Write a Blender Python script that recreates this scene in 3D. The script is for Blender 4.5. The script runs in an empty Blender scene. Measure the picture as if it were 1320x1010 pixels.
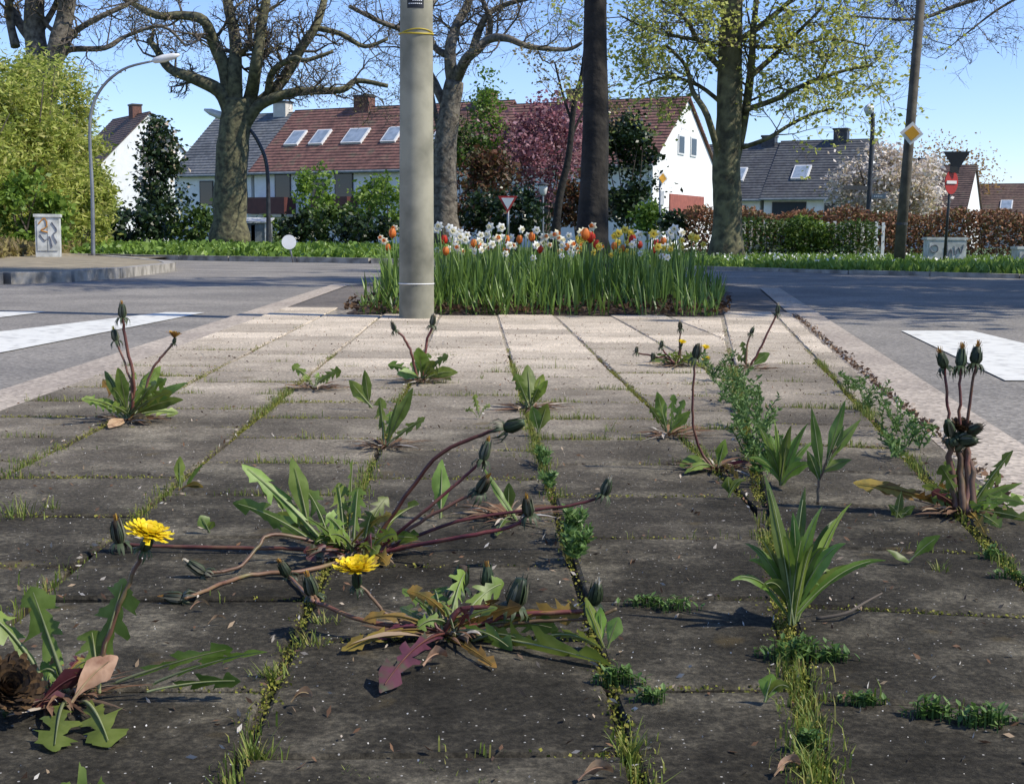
import bpy, math, random
import numpy as np
from mathutils import Vector as V, Matrix, noise as mnoise
random.seed(11); NR = np.random.default_rng(11)
SC = bpy.context.scene; COL = SC.collection
R = math.radians
# ------------------------------------------------------------------ camera
CH, FP, PITCH, ROLL = 0.40, 1700.0, R(6.58), R(0.45)
_f = V((0, math.cos(PITCH), -math.sin(PITCH))); _r0 = V((1, 0, 0)); _u0 = V((0, math.sin(PITCH), math.cos(PITCH)))
_rt = _r0 * math.cos(ROLL) + _u0 * math.sin(ROLL); _up = _u0 * math.cos(ROLL) - _r0 * math.sin(ROLL)
CAM = V((0, 0, CH))
cd = bpy.data.cameras.new('camera'); cam = bpy.data.objects.new('camera', cd); COL.objects.link(cam)
cd.sensor_width = 36; cd.lens = 36 * FP / 1320; cd.clip_end = 2000; cd.clip_start = 0.02
m3 = Matrix((_rt, _up, -_f)).transposed(); cam.matrix_world = Matrix.Translation(CAM) @ m3.to_4x4()
SC.camera = cam
# ------------------------------------------------------------------ sky, sun, exposure
SUN_EL, SUN_DIR = R(47), V((0.965, -0.26, 0)).normalized()      # horizontal direction towards the sun
w = bpy.data.worlds.new('World'); SC.world = w; w.use_nodes = True
nt = w.node_tree; bg = nt.nodes['Background']; sky = nt.nodes.new('ShaderNodeTexSky'); sky.sky_type = 'NISHITA'
sky.sun_disc = False; sky.sun_elevation = SUN_EL; sky.sun_rotation = math.atan2(SUN_DIR.x, SUN_DIR.y)
sky.air_density = 1.0; sky.dust_density = 0.0; sky.ozone_density = 5.0
tint = nt.nodes.new('ShaderNodeMixRGB'); tint.blend_type = 'MULTIPLY'; tint.inputs[0].default_value = 1; tint.inputs[2].default_value = (.93, .92, 1.10, 1)
nt.links.new(sky.outputs[0], tint.inputs[1]); nt.links.new(tint.outputs[0], bg.inputs[0]); bg.inputs[1].default_value = 0.15
sl = bpy.data.lights.new('sun', 'SUN'); so = bpy.data.objects.new('sun', sl); COL.objects.link(so)
sl.energy = 4.6; sl.angle = R(0.5); sl.color = (1, .935, .81)
sd = V((SUN_DIR.x * math.cos(SUN_EL), SUN_DIR.y * math.cos(SUN_EL), math.sin(SUN_EL)))
so.rotation_euler = sd.to_track_quat('Z', 'Y').to_euler(); so.location = (8, -4, 12)
SC.view_settings.view_transform = 'Standard'; SC.view_settings.look = 'None'
SC.view_settings.exposure = 0.30; SC.view_settings.gamma = 1
# ------------------------------------------------------------------ picture -> place
def ray(px, py): return _f + _rt * ((px - 660) / FP) + _up * ((505 - py) / FP)
def G(px, py, z=0.0):                       # point on the level z
    d = ray(px, py); return CAM + d * ((z - CH) / d.z)
def AT(px, py, D):                          # point at distance D (metres along y)
    d = ray(px, py); return CAM + d * (D / d.y)
def rnd(a, b): return random.uniform(a, b)
# ------------------------------------------------------------------ materials
MATS = {}
def nodes(name):
    m = bpy.data.materials.new(name); m.use_nodes = True; MATS[name] = m
    t = m.node_tree; return m, t, t.nodes, t.links, t.nodes['Principled BSDF']
def ramp(n, stops):
    r = n.new('ShaderNodeValToRGB'); e = r.color_ramp.elements
    while len(e) < len(stops): e.new(.5)
    for i, (p, c) in enumerate(stops): e[i].position = p; e[i].color = (*c, 1)
    return r
def tex(n, l, kind, scale, coord='Object', **kw):
    c = n.new('ShaderNodeTexCoord'); t = n.new(kind); t.inputs['Scale'].default_value = scale
    l.new(c.outputs[coord], t.inputs['Vector'])
    for k, v in kw.items(): t.inputs[k].default_value = v
    return t
def bump(n, l, p, src, strength, dist):
    b = n.new('ShaderNodeBump'); b.inputs['Strength'].default_value = strength; b.inputs['Distance'].default_value = dist
    l.new(src, b.inputs['Height']); l.new(b.outputs[0], p.inputs['Normal'])
def plain(name, c1, c2=None, rough=.7, scale=8, bs=.3, bd=.01, metal=0, detail=6, lo=.35, hi=.65):
    m, t, n, l, p = nodes(name); c2 = c2 or tuple(x * .75 for x in c1)
    tx = tex(n, l, 'ShaderNodeTexNoise', scale, Detail=detail); r = ramp(n, [(lo, c2), (hi, c1)])
    l.new(tx.outputs[0], r.inputs[0]); l.new(r.outputs[0], p.inputs['Base Color'])
    p.inputs['Roughness'].default_value = rough; p.inputs['Metallic'].default_value = metal
    if bs: bump(n, l, p, tx.outputs[0], bs, bd)
    return m
def leafy(name, cols, rough=.5, trans=.35, island=True, scale=30, spec=.4):
    """foliage: colour varies per leaf, some light passes through"""
    m, t, n, l, p = nodes(name)
    if island: g = n.new('ShaderNodeNewGeometry'); src = g.outputs['Random Per Island']
    else:
        tx = tex(n, l, 'ShaderNodeTexNoise', scale, Detail=4); src = tx.outputs[0]
    k = len(cols); r = ramp(n, [((i + .0) / max(1, k - 1) * (.9 if island else .4) + (.05 if island else .3), c) for i, c in enumerate(cols)])
    l.new(src, r.inputs[0]); col_ = r.outputs[0]
    if not island:
        oi = n.new('ShaderNodeObjectInfo'); vr = n.new('ShaderNodeMapRange'); vr.inputs['To Min'].default_value = .6; vr.inputs['To Max'].default_value = 1.35; l.new(oi.outputs['Random'], vr.inputs[0])
        hu = n.new('ShaderNodeMapRange'); hu.inputs['To Min'].default_value = .475; hu.inputs['To Max'].default_value = .515; mod = n.new('ShaderNodeMath'); mod.operation = 'FRACT'; ml = n.new('ShaderNodeMath'); ml.operation = 'MULTIPLY'; ml.inputs[1].default_value = 7.3; l.new(oi.outputs['Random'], ml.inputs[0]); l.new(ml.outputs[0], mod.inputs[0]); l.new(mod.outputs[0], hu.inputs[0])
        hs_ = n.new('ShaderNodeHueSaturation'); l.new(vr.outputs[0], hs_.inputs['Value']); l.new(hu.outputs[0], hs_.inputs['Hue']); l.new(col_, hs_.inputs['Color']); col_ = hs_.outputs[0]
    l.new(col_, p.inputs['Base Color']); p.inputs['Roughness'].default_value = rough
    p.inputs['Specular IOR Level'].default_value = spec
    if not island: bump(n, l, p, src, .35, .002)
    tr = n.new('ShaderNodeBsdfTranslucent'); l.new(col_, tr.inputs[0]); mx = n.new('ShaderNodeMixShader'); mx.inputs[0].default_value = trans
    l.new(p.outputs[0], mx.inputs[1]); l.new(tr.outputs[0], mx.inputs[2]); l.new(mx.outputs[0], n['Material Output'].inputs[0])
    return m
def m_slab():
    m, t, n, l, p = nodes('slab_concrete')
    c = n.new('ShaderNodeTexCoord'); geo = n.new('ShaderNodeNewGeometry')
    big = n.new('ShaderNodeTexNoise'); big.inputs['Scale'].default_value = 5; big.inputs['Detail'].default_value = 9; big.inputs['Roughness'].default_value = .72
    fine = n.new('ShaderNodeTexNoise'); fine.inputs['Scale'].default_value = 130; fine.inputs['Detail'].default_value = 9; fine.inputs['Roughness'].default_value = .8
    vor = n.new('ShaderNodeTexVoronoi'); vor.inputs['Scale'].default_value = 150
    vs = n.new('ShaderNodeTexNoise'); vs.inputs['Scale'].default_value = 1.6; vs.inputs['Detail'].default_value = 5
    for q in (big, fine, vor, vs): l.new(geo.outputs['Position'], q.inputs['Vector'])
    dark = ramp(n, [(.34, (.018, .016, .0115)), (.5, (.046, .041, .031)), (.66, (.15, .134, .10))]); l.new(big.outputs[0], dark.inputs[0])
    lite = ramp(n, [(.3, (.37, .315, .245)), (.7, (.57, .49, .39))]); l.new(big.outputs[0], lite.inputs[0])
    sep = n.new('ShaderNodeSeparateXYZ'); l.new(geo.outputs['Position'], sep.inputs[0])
    # paler with distance: grazing-light brightening painted in, plus slabs trodden clean; uneven edge
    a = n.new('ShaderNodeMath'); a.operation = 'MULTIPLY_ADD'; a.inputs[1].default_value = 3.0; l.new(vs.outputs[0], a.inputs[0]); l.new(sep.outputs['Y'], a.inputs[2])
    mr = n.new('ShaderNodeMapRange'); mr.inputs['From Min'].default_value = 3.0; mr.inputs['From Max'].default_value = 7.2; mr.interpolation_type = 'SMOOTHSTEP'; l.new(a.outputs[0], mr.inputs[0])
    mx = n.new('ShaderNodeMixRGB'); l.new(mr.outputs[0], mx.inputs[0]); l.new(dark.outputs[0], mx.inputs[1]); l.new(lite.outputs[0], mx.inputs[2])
    # slab to slab difference
    oi = n.new('ShaderNodeObjectInfo'); hv = n.new('ShaderNodeMapRange'); hv.inputs['To Min'].default_value = .75; hv.inputs['To Max'].default_value = 1.25; l.new(oi.outputs['Random'], hv.inputs[0])
    mu = n.new('ShaderNodeMixRGB'); mu.blend_type = 'MULTIPLY'; mu.inputs[0].default_value = 1; l.new(mx.outputs[0], mu.inputs[1]); l.new(hv.outputs[0], mu.inputs[2])
    # pale grit in the surface
    sp = ramp(n, [(0, (1, 1, 1)), (.13, (1, 1, 1)), (.17, (0, 0, 0))]); l.new(vor.outputs['Distance'], sp.inputs[0])
    vc = n.new('ShaderNodeSeparateXYZ'); l.new(vor.outputs['Color'], vc.inputs[0])
    gt = n.new('ShaderNodeMath'); gt.operation = 'GREATER_THAN'; gt.inputs[1].default_value = .84; l.new(vc.outputs[0], gt.inputs[0])
    gr = ramp(n, [(.36, (.45, .45, .45)), (.5, (.95, .95, .95)), (.64, (1.9, 1.85, 1.75))]); l.new(fine.outputs[0], gr.inputs[0])
    mg = n.new('ShaderNodeMixRGB'); mg.blend_type = 'MULTIPLY'; mg.inputs[0].default_value = 1; l.new(mu.outputs[0], mg.inputs[1]); l.new(gr.outputs[0], mg.inputs[2]); mu = mg
    mm = n.new('ShaderNodeMath'); mm.operation = 'MULTIPLY'; l.new(sp.outputs[0], mm.inputs[0]); l.new(gt.outputs[0], mm.inputs[1])
    m2 = n.new('ShaderNodeMixRGB'); l.new(mm.outputs[0], m2.inputs[0]); l.new(mu.outputs[0], m2.inputs[1]); m2.inputs[2].default_value = (.42, .40, .36, 1)
    # rusty-ochre blotches
    st = n.new('ShaderNodeTexNoise'); st.inputs['Scale'].default_value = 11; l.new(geo.outputs['Position'], st.inputs['Vector'])
    sr = ramp(n, [(.66, (0, 0, 0)), (.76, (.5, .5, .5))]); l.new(st.outputs[0], sr.inputs[0])
    m4 = n.new('ShaderNodeMixRGB'); l.new(sr.outputs[0], m4.inputs[0]); l.new(m2.outputs[0], m4.inputs[1]); m4.inputs[2].default_value = (.13, .095, .04, 1)
    l.new(m4.outputs[0], p.inputs['Base Color']); p.inputs['Roughness'].default_value = .95; p.inputs['Specular IOR Level'].default_value = .12
    ad = n.new('ShaderNodeMath'); ad.operation = 'ADD'; l.new(fine.outputs[0], ad.inputs[0]); l.new(big.outputs[0], ad.inputs[1])
    bump(n, l, p, ad.outputs[0], .8, .004)
    return m
def m_asphalt(name, c1, c2, spec=(.5, .5, .48)):
    m, t, n, l, p = nodes(name); geo = n.new('ShaderNodeNewGeometry')
    a = n.new('ShaderNodeTexNoise'); a.inputs['Scale'].default_value = 1.3; a.inputs['Detail'].default_value = 7
    b = n.new('ShaderNodeTexVoronoi'); b.inputs['Scale'].default_value = 90
    for q in (a, b): l.new(geo.outputs['Position'], q.inputs['Vector'])
    r = ramp(n, [(.35, c2), (.65, c1)]); l.new(a.outputs[0], r.inputs[0])
    h = n.new('ShaderNodeHueSaturation'); vc = n.new('ShaderNodeSeparateXYZ'); l.new(b.outputs['Color'], vc.inputs[0])
    mr = n.new('ShaderNodeMapRange'); mr.inputs['To Min'].default_value = .7; mr.inputs['To Max'].default_value = 1.3; l.new(vc.outputs[0], mr.inputs[0])
    l.new(mr.outputs[0], h.inputs['Value']); l.new(r.outputs[0], h.inputs['Color']); l.new(h.outputs[0], p.inputs['Base Color'])
    p.inputs['Roughness'].default_value = .9; p.inputs['Specular IOR Level'].default_value = .2; bump(n, l, p, b.outputs['Distance'], .3, .004)
def m_roof(name, c1, c2, moss=(.10, .10, .06)):
    m, t, n, l, p = nodes(name)
    a = tex(n, l, 'ShaderNodeTexNoise', 1.2, Detail=8); b = tex(n, l, 'ShaderNodeTexNoise', 5, Detail=9)
    r = ramp(n, [(.3, c2), (.55, c1), (.78, moss)]); l.new(a.outputs[0], r.inputs[0])
    h = n.new('ShaderNodeHueSaturation'); mr = n.new('ShaderNodeMapRange'); mr.inputs['To Min'].default_value = .1; mr.inputs['To Max'].default_value = 2.0
    l.new(b.outputs[0], mr.inputs[0]); l.new(mr.outputs[0], h.inputs['Value']); l.new(r.outputs[0], h.inputs['Color']); l.new(h.outputs[0], p.inputs['Base Color']); p.inputs['Roughness'].default_value = .75
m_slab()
m_asphalt('asphalt', (.25, .23, .20), (.165, .153, .136)); m_asphalt('gutter_concrete', (.42, .36, .29), (.30, .255, .21)); m_asphalt('path_surface', (.16, .14, .12), (.09, .08, .07))
plain('road_paint', (.64, .63, .57), (.34, .33, .30), .7, 18, .2, .003, lo=.25, hi=.5, detail=10)
plain('joint_soil', (.045, .036, .026), (.02, .017, .012), .95, 60, .8, .01)
plain('sand', (.34, .29, .22), (.20, .17, .125), .95, 40, .5, .004)
plain('bed_soil', (.07, .045, .03), (.028, .019, .013), .95, 25, 1, .03)
plain('turf', (.075, .12, .025), (.04, .07, .016), .9, 3, .4, .03)
plain('verge_earth', (.30, .25, .165), (.18, .15, .095), .95, 4, .8, .05)
plain('kerb_stone', (.40, .37, .32), (.17, .155, .13), .85, 6, .5, .01)
plain('concrete_pole', (.31, .295, .22), (.12, .118, .085), .85, 5, .6, .006, detail=12, lo=.28, hi=.6)
plain('galvanised', (.30, .31, .32), (.2, .21, .22), .45, 6, .1, .002, .6)
plain('dark_steel', (.055, .06, .065), (.03, .03, .035), .5, 6, .1, .002, .3)
plain('brown_pole', (.12, .105, .08), (.06, .052, .042), .8, 7, .4, .01)
plain('skylight_glass', (.30, .36, .43), (.2, .25, .3), .12, 3, 0)
plain('lamp_glass', (.75, .75, .72), (.6, .6, .58), .3, 3, 0)
plain('white_wall', (.82, .82, .80), (.74, .74, .71), .85, 2.5, .1, .01)
plain('cream_wall', (.62, .58, .50), (.5, .47, .4), .85, 2.5, .1, .01)
plain('maroon_panel', (.10, .028, .022), (.07, .02, .017), .6, 3, .1, .01)
plain('brick_red_panel', (.33, .10, .065), (.24, .07, .05), .7, 5, .2, .01)
plain('window_frame', (.7, .7, .68), (.6, .6, .58), .5, 4, 0)
plain('dark_frame', (.04, .035, .03), None, .5, 4, 0)
plain('chimney_brick', (.19, .085, .06), (.09, .045, .035), .85, 8, .4, .02)
plain('grey_paint', (.25, .28, .30), (.17, .19, .2), .6, 4, .1, .005)
plain('cabinet_paint', (.62, .63, .60), (.36, .37, .35), .6, 7, .1, .003)
plain('graffiti', (.12, .12, .14), (.25, .26, .3), .6, 20, 0)
plain('graffiti_orange', (.55, .24, .03), None, .6, 9, 0)
plain('sign_white', (.80, .80, .78), (.72, .72, .70), .45, 4, 0)
plain('sign_red', (.45, .028, .022), (.38, .03, .02), .45, 4, 0)
plain('sign_yellow', (.72, .36, .02), (.62, .3, .02), .45, 4, 0)
plain('sign_grey', (.30, .31, .32), (.22, .23, .24), .5, 4, 0, metal=.4)
plain('sign_dark', (.03, .032, .035), None, .55, 4, 0)
plain('sign_black', (.012, .012, .014), None, .5, 4, 0)
plain('tie_yellow', (.55, .42, .03), None, .5, 9, 0)
plain('bark_grey', (.20, .175, .135), (.055, .046, .036), .95, 7, 1, .05, detail=9)
plain('bark_dark', (.032, .027, .021), (.011, .0095, .008), .95, 9, 1, .03, detail=9)
plain('bark_mossy', (.17, .16, .085), (.055, .05, .03), .95, 6, 1, .04, detail=9)
plain('twig_bark', (.12, .095, .07), (.06, .05, .04), .9, 5, 0)
m, t, n, l, p = nodes('window_glass'); p.inputs['Base Color'].default_value = (.02, .025, .03, 1); p.inputs['Roughness'].default_value = .06
tx = tex(n, l, 'ShaderNodeTexNoise', 2); bump(n, l, p, tx.outputs[0], .05, .02)
m_roof('roof_red', (.185, .088, .066), (.10, .05, .038)); m_roof('roof_grey', (.075, .078, .082), (.05, .05, .055), (.09, .09, .08))
m_roof('roof_slate', (.13, .135, .14), (.085, .09, .095), (.15, .15, .13)); m_roof('roof_brown', (.13, .08, .06), (.08, .05, .04))
leafy('leaf_dandelion', [(.10, .155, .022), (.16, .235, .04), (.23, .31, .07)], .45, .38, False, 45)
leafy('leaf_lance', [(.09, .165, .024), (.15, .235, .042), (.21, .30, .07)], .4, .36, False, 35)
leafy('leaf_purple', [(.05, .012, .018), (.09, .022, .03), (.05, .06, .03)], .5, .2, False, 40)
leafy('leaf_withered', [(.16, .10, .02), (.28, .18, .03), (.10, .09, .025)], .7, .25, False, 40)
leafy('midrib', [(.20, .24, .10), (.28, .30, .15)], .5, .2, False, 60)
leafy('stalk', [(.07, .022, .02), (.13, .045, .032), (.19, .10, .05)], .45, .08, False, 38)
leafy('stalk_pale', [(.13, .06, .04), (.21, .12, .07), (.18, .15, .065)], .45, .12, False, 38)
leafy('involucre', [(.016, .028, .012), (.03, .05, .018), (.05, .075, .03)], .55, .08, False, 90)
leafy('involucre_old', [(.03, .02, .01), (.06, .042, .018), (.07, .07, .03)], .7, .08, False, 90)
leafy('bract_tip', [(.012, .014, .01), (.03, .045, .018), (.05, .07, .03), (.16, .15, .10)], .6, .08)
leafy('pappus', [(.55, .52, .42), (.38, .26, .12), (.62, .60, .52)], .8, .3)
leafy('wilted_floret', [(.35, .17, .02), (.20, .09, .03), (.45, .28, .04)], .7, .25)
leafy('petal_yellow', [(.78, .60, .015), (.84, .69, .03), (.74, .52, .012)], .55, .3)
leafy('head_brown', [(.022, .013, .007), (.05, .028, .012), (.10, .055, .02)], .8, .1)
leafy('dry_leaf', [(.30, .19, .10), (.42, .29, .17), (.22, .13, .07)], .8, .2, False, 60)
leafy('litter_bits', [(.10, .05, .025), (.20, .11, .06), (.07, .04, .025), (.34, .25, .16), (.5, .47, .42)], .85, .1)
leafy('litter_brown', [(.06, .03, .015), (.12, .065, .03), (.04, .024, .014), (.17, .10, .05)], .85, .1)
leafy('grit', [(.5, .48, .44), (.65, .63, .58), (.35, .32, .28)], .85, .0)
leafy('joint_green', [(.09, .14, .018), (.15, .21, .03), (.22, .25, .045), (.28, .25, .07)], .6, .3)
leafy('joint_moss', [(.11, .12, .015), (.19, .20, .025), (.28, .25, .05)], .9, .15)
leafy('weed_green', [(.06, .13, .025), (.11, .19, .045), (.16, .25, .07)], .5, .3)
leafy('bulb_leaf', [(.055, .11, .018), (.11, .19, .034), (.20, .30, .06)], .4, .3)
for nm, cs in (('red', [(.50, .018, .012), (.62, .05, .015)]), ('orange', [(.70, .17, .025), (.75, .26, .05)]), ('white', [(.80, .79, .70), (.86, .85, .79)]), ('cream', [(.80, .72, .42), (.84, .79, .58)]), ('yellow', [(.78, .56, .05), (.82, .66, .12)])):
    leafy('petal_' + nm + '_bulb', cs, .5, .3)
leafy('bush_olive', [(.20, .26, .04), (.31, .37, .06), (.42, .46, .10), (.48, .46, .15)], .6, .4)
leafy('bush_dark', [(.012, .028, .010), (.022, .045, .014), (.04, .07, .022), (.012, .02, .01)], .35, .15)
leafy('evergreen', [(.018, .04, .014), (.035, .065, .022), (.07, .11, .04), (.02, .03, .012)], .35, .2)
leafy('bush_mid', [(.03, .07, .012), (.06, .11, .02), (.11, .17, .03)], .5, .3)
leafy('bush_bright', [(.09, .17, .02), (.15, .25, .035), (.22, .32, .05)], .5, .4)
leafy('bush_red', [(.12, .04, .025), (.09, .05, .02), (.06, .06, .02), (.17, .07, .035)], .55, .3)
leafy('plum_pink', [(.24, .08, .10), (.36, .16, .19), (.15, .055, .065), (.48, .28, .31)], .55, .35)
leafy('hedge_brown', [(.24, .11, .06), (.34, .17, .09), (.17, .08, .045), (.15, .14, .045)], .7, .2)
leafy('blossom_white', [(.72, .64, .57), (.80, .74, .68), (.55, .45, .36), (.42, .36, .2)], .6, .3)
leafy('ochre_leaf', [(.35, .20, .06), (.45, .26, .08), (.28, .2, .08)], .7, .35)
leafy('young_leaf', [(.40, .44, .07), (.52, .55, .12), (.62, .62, .22), (.32, .36, .06)], .55, .5)
leafy('oak_bud', [(.22, .19, .06), (.30, .25, .09), (.16, .12, .06)], .7, .3)
leafy('ivy_green', [(.09, .16, .02), (.15, .25, .035), (.22, .33, .055)], .45, .3)
leafy('lawn_green', [(.11, .19, .025), (.17, .27, .04), (.23, .33, .065)], .6, .35)
# ------------------------------------------------------------------ mesh building
class MB:
    def __init__(s): s.v = []; s.f = []; s.mi = []; s.cur = 0
    def quad(s, *p): b = len(s.v); s.v += [tuple(q) for q in p]; s.f.append(tuple(range(b, b + len(p)))); s.mi.append(s.cur)
    def tube(s, pts, rad, n=6, cap=True):
        pts = [V(p) for p in pts]; k = len(pts); b = len(s.v)
        if not hasattr(rad, '__len__'): rad = [rad] * k
        ref = None
        for i in range(k):
            t = (pts[min(i + 1, k - 1)] - pts[max(i - 1, 0)])
            if t.length < 1e-9: t = V((0, 0, 1))
            t.normalize()
            if ref is None: ref = t.orthogonal().normalized()
            ref = (ref - t * ref.dot(t)); ref = ref.normalized() if ref.length > 1e-6 else t.orthogonal().normalized()
            c = t.cross(ref)
            for j in range(n):
                a = 2 * math.pi * j / n; s.v.append(tuple(pts[i] + (ref * math.cos(a) + c * math.sin(a)) * rad[i]))
        for i in range(k - 1):
            for j in range(n):
                s.f.append((b + i * n + j, b + i * n + (j + 1) % n, b + (i + 1) * n + (j + 1) % n, b + (i + 1) * n + j)); s.mi.append(s.cur)
        if cap and n > 3:
            s.f.append(tuple(b + j for j in reversed(range(n)))); s.f.append(tuple(b + (k - 1) * n + j for j in range(n))); s.mi += [s.cur, s.cur]
    def box(s, x0, x1, y0, y1, z0, z1):
        b = len(s.v); s.v += [(x, y, z) for z in (z0, z1) for (x, y) in ((x0, y0), (x1, y0), (x1, y1), (x0, y1))]
        for f in ((3, 2, 1, 0), (4, 5, 6, 7), (0, 1, 5, 4), (1, 2, 6, 5), (2, 3, 7, 6), (3, 0, 4, 7)): s.f.append(tuple(b + i for i in f)); s.mi.append(s.cur)
    def prism(s, poly, z0, z1):
        b = len(s.v); k = len(poly); s.v += [(p[0], p[1], z0) for p in poly] + [(p[0], p[1], z1) for p in poly]
        s.f.append(tuple(b + i for i in reversed(range(k)))); s.f.append(tuple(b + k + i for i in range(k))); s.mi += [s.cur] * 2
        for i in range(k): j = (i + 1) % k; s.f.append((b + i, b + j, b + k + j, b + k + i)); s.mi.append(s.cur)
    def strip(s, c, l, r):                    # centre, left, right rows -> a leaf blade with midrib fold
        b = len(s.v); k = len(c)
        for i in range(k): s.v += [tuple(l[i]), tuple(c[i]), tuple(r[i])]
        for i in range(k - 1):
            o = b + 3 * i
            s.f += [(o, o + 1, o + 4, o + 3), (o + 1, o + 2, o + 5, o + 4)]; s.mi += [s.cur] * 2
    def build(s, name, mats, parent=None, smooth=False, loc=None):
        me = bpy.data.meshes.new(name); me.from_pydata(s.v, [], s.f)
        for q in (mats if isinstance(mats, (list, tuple)) else [mats]): me.materials.append(MATS[q])
        if any(s.mi): me.polygons.foreach_set('material_index', s.mi)
        if smooth: me.polygons.foreach_set('use_smooth', [True] * len(s.f))
        me.update(); o = bpy.data.objects.new(name, me); COL.objects.link(o)
        if parent: o.parent = parent; o.matrix_parent_inverse = Matrix.Translation(-parent.location) if parent.type == 'EMPTY' else Matrix()
        return o
def tag(o, label=None, cat=None, group=None, kind=None):
    if label: o['label'] = label
    if cat: o['category'] = cat
    if group: o['group'] = group
    if kind: o['kind'] = kind
    return o
def thing(name, label, cat, loc=(0, 0, 0), group=None):
    o = bpy.data.objects.new(name, None); COL.objects.link(o); o.location = loc; o.empty_display_size = .1
    return tag(o, label, cat, group)
def cloud_mesh(name, P, size, mat, parent=None, elong=1.6, droop=0, upb=0.0):
    """P: Nx3 leaf positions; each leaf a small folded rhombus"""
    P = np.asarray(P); N = len(P)
    d = NR.normal(size=(N, 3)); d[:, 2] = d[:, 2] * .7 - droop + upb; d /= np.linalg.norm(d, axis=1)[:, None]
    a = NR.normal(size=(N, 3)); sd_ = np.cross(d, a); sd_ /= np.linalg.norm(sd_, axis=1)[:, None] + 1e-9
    nn = np.cross(d, sd_)
    sz = (size * NR.uniform(.6, 1.35, N))[:, None]
    v = np.stack([P - d * sz * elong * .5, P + sd_ * sz * .5 + nn * sz * .12, P + d * sz * elong * .5, P - sd_ * sz * .5 + nn * sz * .12], 1).reshape(-1, 3)
    me = bpy.data.meshes.new(name); me.vertices.add(4 * N); me.vertices.foreach_set('co', v.ravel()); me.loops.add(4 * N)
    me.loops.foreach_set('vertex_index', np.arange(4 * N)); me.polygons.add(N); me.polygons.foreach_set('loop_start', np.arange(N) * 4)
    me.polygons.foreach_set('loop_total', np.full(N, 4)); me.materials.append(MATS[mat]); me.update(); me.validate()
    o = bpy.data.objects.new(name, me); COL.objects.link(o)
    if parent: o.parent = parent; o.matrix_parent_inverse = Matrix.Translation(-parent.location)
    return o
def clumps(c, rad, ncl, per, spread, hollow=.35, shape=None):
    c = np.array(c); rad = np.array(rad); out = []
    for _ in range(ncl):
        q = NR.normal(size=3); q /= np.linalg.norm(q); q *= NR.uniform(hollow, 1) ** .6
        if shape: q = shape(q)
        k = int(per * NR.uniform(.4, 1.6)); out.append(c + q * rad + NR.normal(size=(k, 3)) * spread * NR.uniform(.6, 1.3) * np.array([1, 1, .8]))
    return np.concatenate(out)
def smooth_path(pts, sub=4):
    pts = [V(p) for p in pts]; out = []
    for i in range(len(pts) - 1):
        p0 = pts[max(i - 1, 0)]; p1 = pts[i]; p2 = pts[i + 1]; p3 = pts[min(i + 2, len(pts) - 1)]
        for k in range(sub):
            t = k / sub; out.append(.5 * ((2 * p1) + (p2 - p0) * t + (2 * p0 - 5 * p1 + 4 * p2 - p3) * t * t + (3 * p1 - p0 - 3 * p2 + p3) * t ** 3))
    out.append(pts[-1]); return out
def lerp_list(a, n):
    x = np.linspace(0, len(a) - 1, n); return list(np.interp(x, range(len(a)), a))
# ------------------------------------------------------------------ ground, roads, verges
def sheet(name, poly, z, mat, kind='structure'):
    mb = MB(); mb.quad(*[(p[0], p[1], z) for p in poly]); return tag(mb.build(name, mat), kind=kind)
sheet('ground', [(-900, -200), (900, -200), (900, 1500), (-900, 1500)], -.06, 'turf')
sheet('road', [(-45, -4), (45, -4), (45, 46), (-45, 46)], -.022, 'asphalt')
def verge(name, pix, back, z, mat, kerb=True):
    """raised ground whose front edge follows picture points on the road"""
    fr = [G(a, b, -.022) for a, b in pix]; poly = [(p.x, p.y) for p in fr] + back
    mb = MB(); mb.prism(poly, -.058, z); o = tag(mb.build(name, mat), kind='structure')
    if kerb:
        k = 0
        for i in range(len(fr) - 1):
            d = (fr[i + 1] - fr[i]); L = d.length; d.normalize(); nrm = V((d.y, -d.x, 0)); nst = max(1, int(L / 1.0))
            if L / nst < .3: continue
            for q in range(nst):
                a = fr[i] + d * (L * q / nst + .008); b_ = fr[i] + d * (L * (q + 1) / nst - .008); kb = MB()
                w0 = a + nrm * .12; w1 = b_ + nrm * .12; zz = z + .008 + rnd(-.004, .004)
                P0 = [(a.x - nrm.x * .02, a.y - nrm.y * .02), (b_.x - nrm.x * .02, b_.y - nrm.y * .02), (w1.x, w1.y), (w0.x, w0.y)]
                if (P0[1][0] - P0[0][0]) * (P0[2][1] - P0[1][1]) - (P0[1][1] - P0[0][1]) * (P0[2][0] - P0[1][0]) < 0: P0.reverse()
                kb.prism(P0, -.05, zz); ob = kb.build('kerb_stone', 'kerb_stone', o); k += 1
    return o
VL = [(-260, 331), (118, 333), (300, 336.5), (480, 339.5), (620, 341)]
VR = [(640, 342), (800, 345), (930, 348), (1100, 353), (1320, 359), (1500, 364)]
far = [G(a, b, -.022) for a, b in VL]; farR = [G(a, b, -.022) for a, b in VR]
verge('verge_far', VL, [(4, 130), (-70, 130), (-70, far[0].y)], .06, 'turf')
verge('verge_right', VR, [(60, farR[-1].y), (60, 130), (4.3, 130)], .02, 'turf')
verge('pavement_left', [(-420, 372), (0, 366), (80, 363), (140, 358.5), (180, 353.5), (214, 349), (205, 345), (130, 337)], [(-9.0, 22.0), (-16, 20.5), (-24, 15)], .075, 'verge_earth')
mo = MB()                                                             # earth bank on the left with the cabinet
gx, gy = 26, 16
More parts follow.
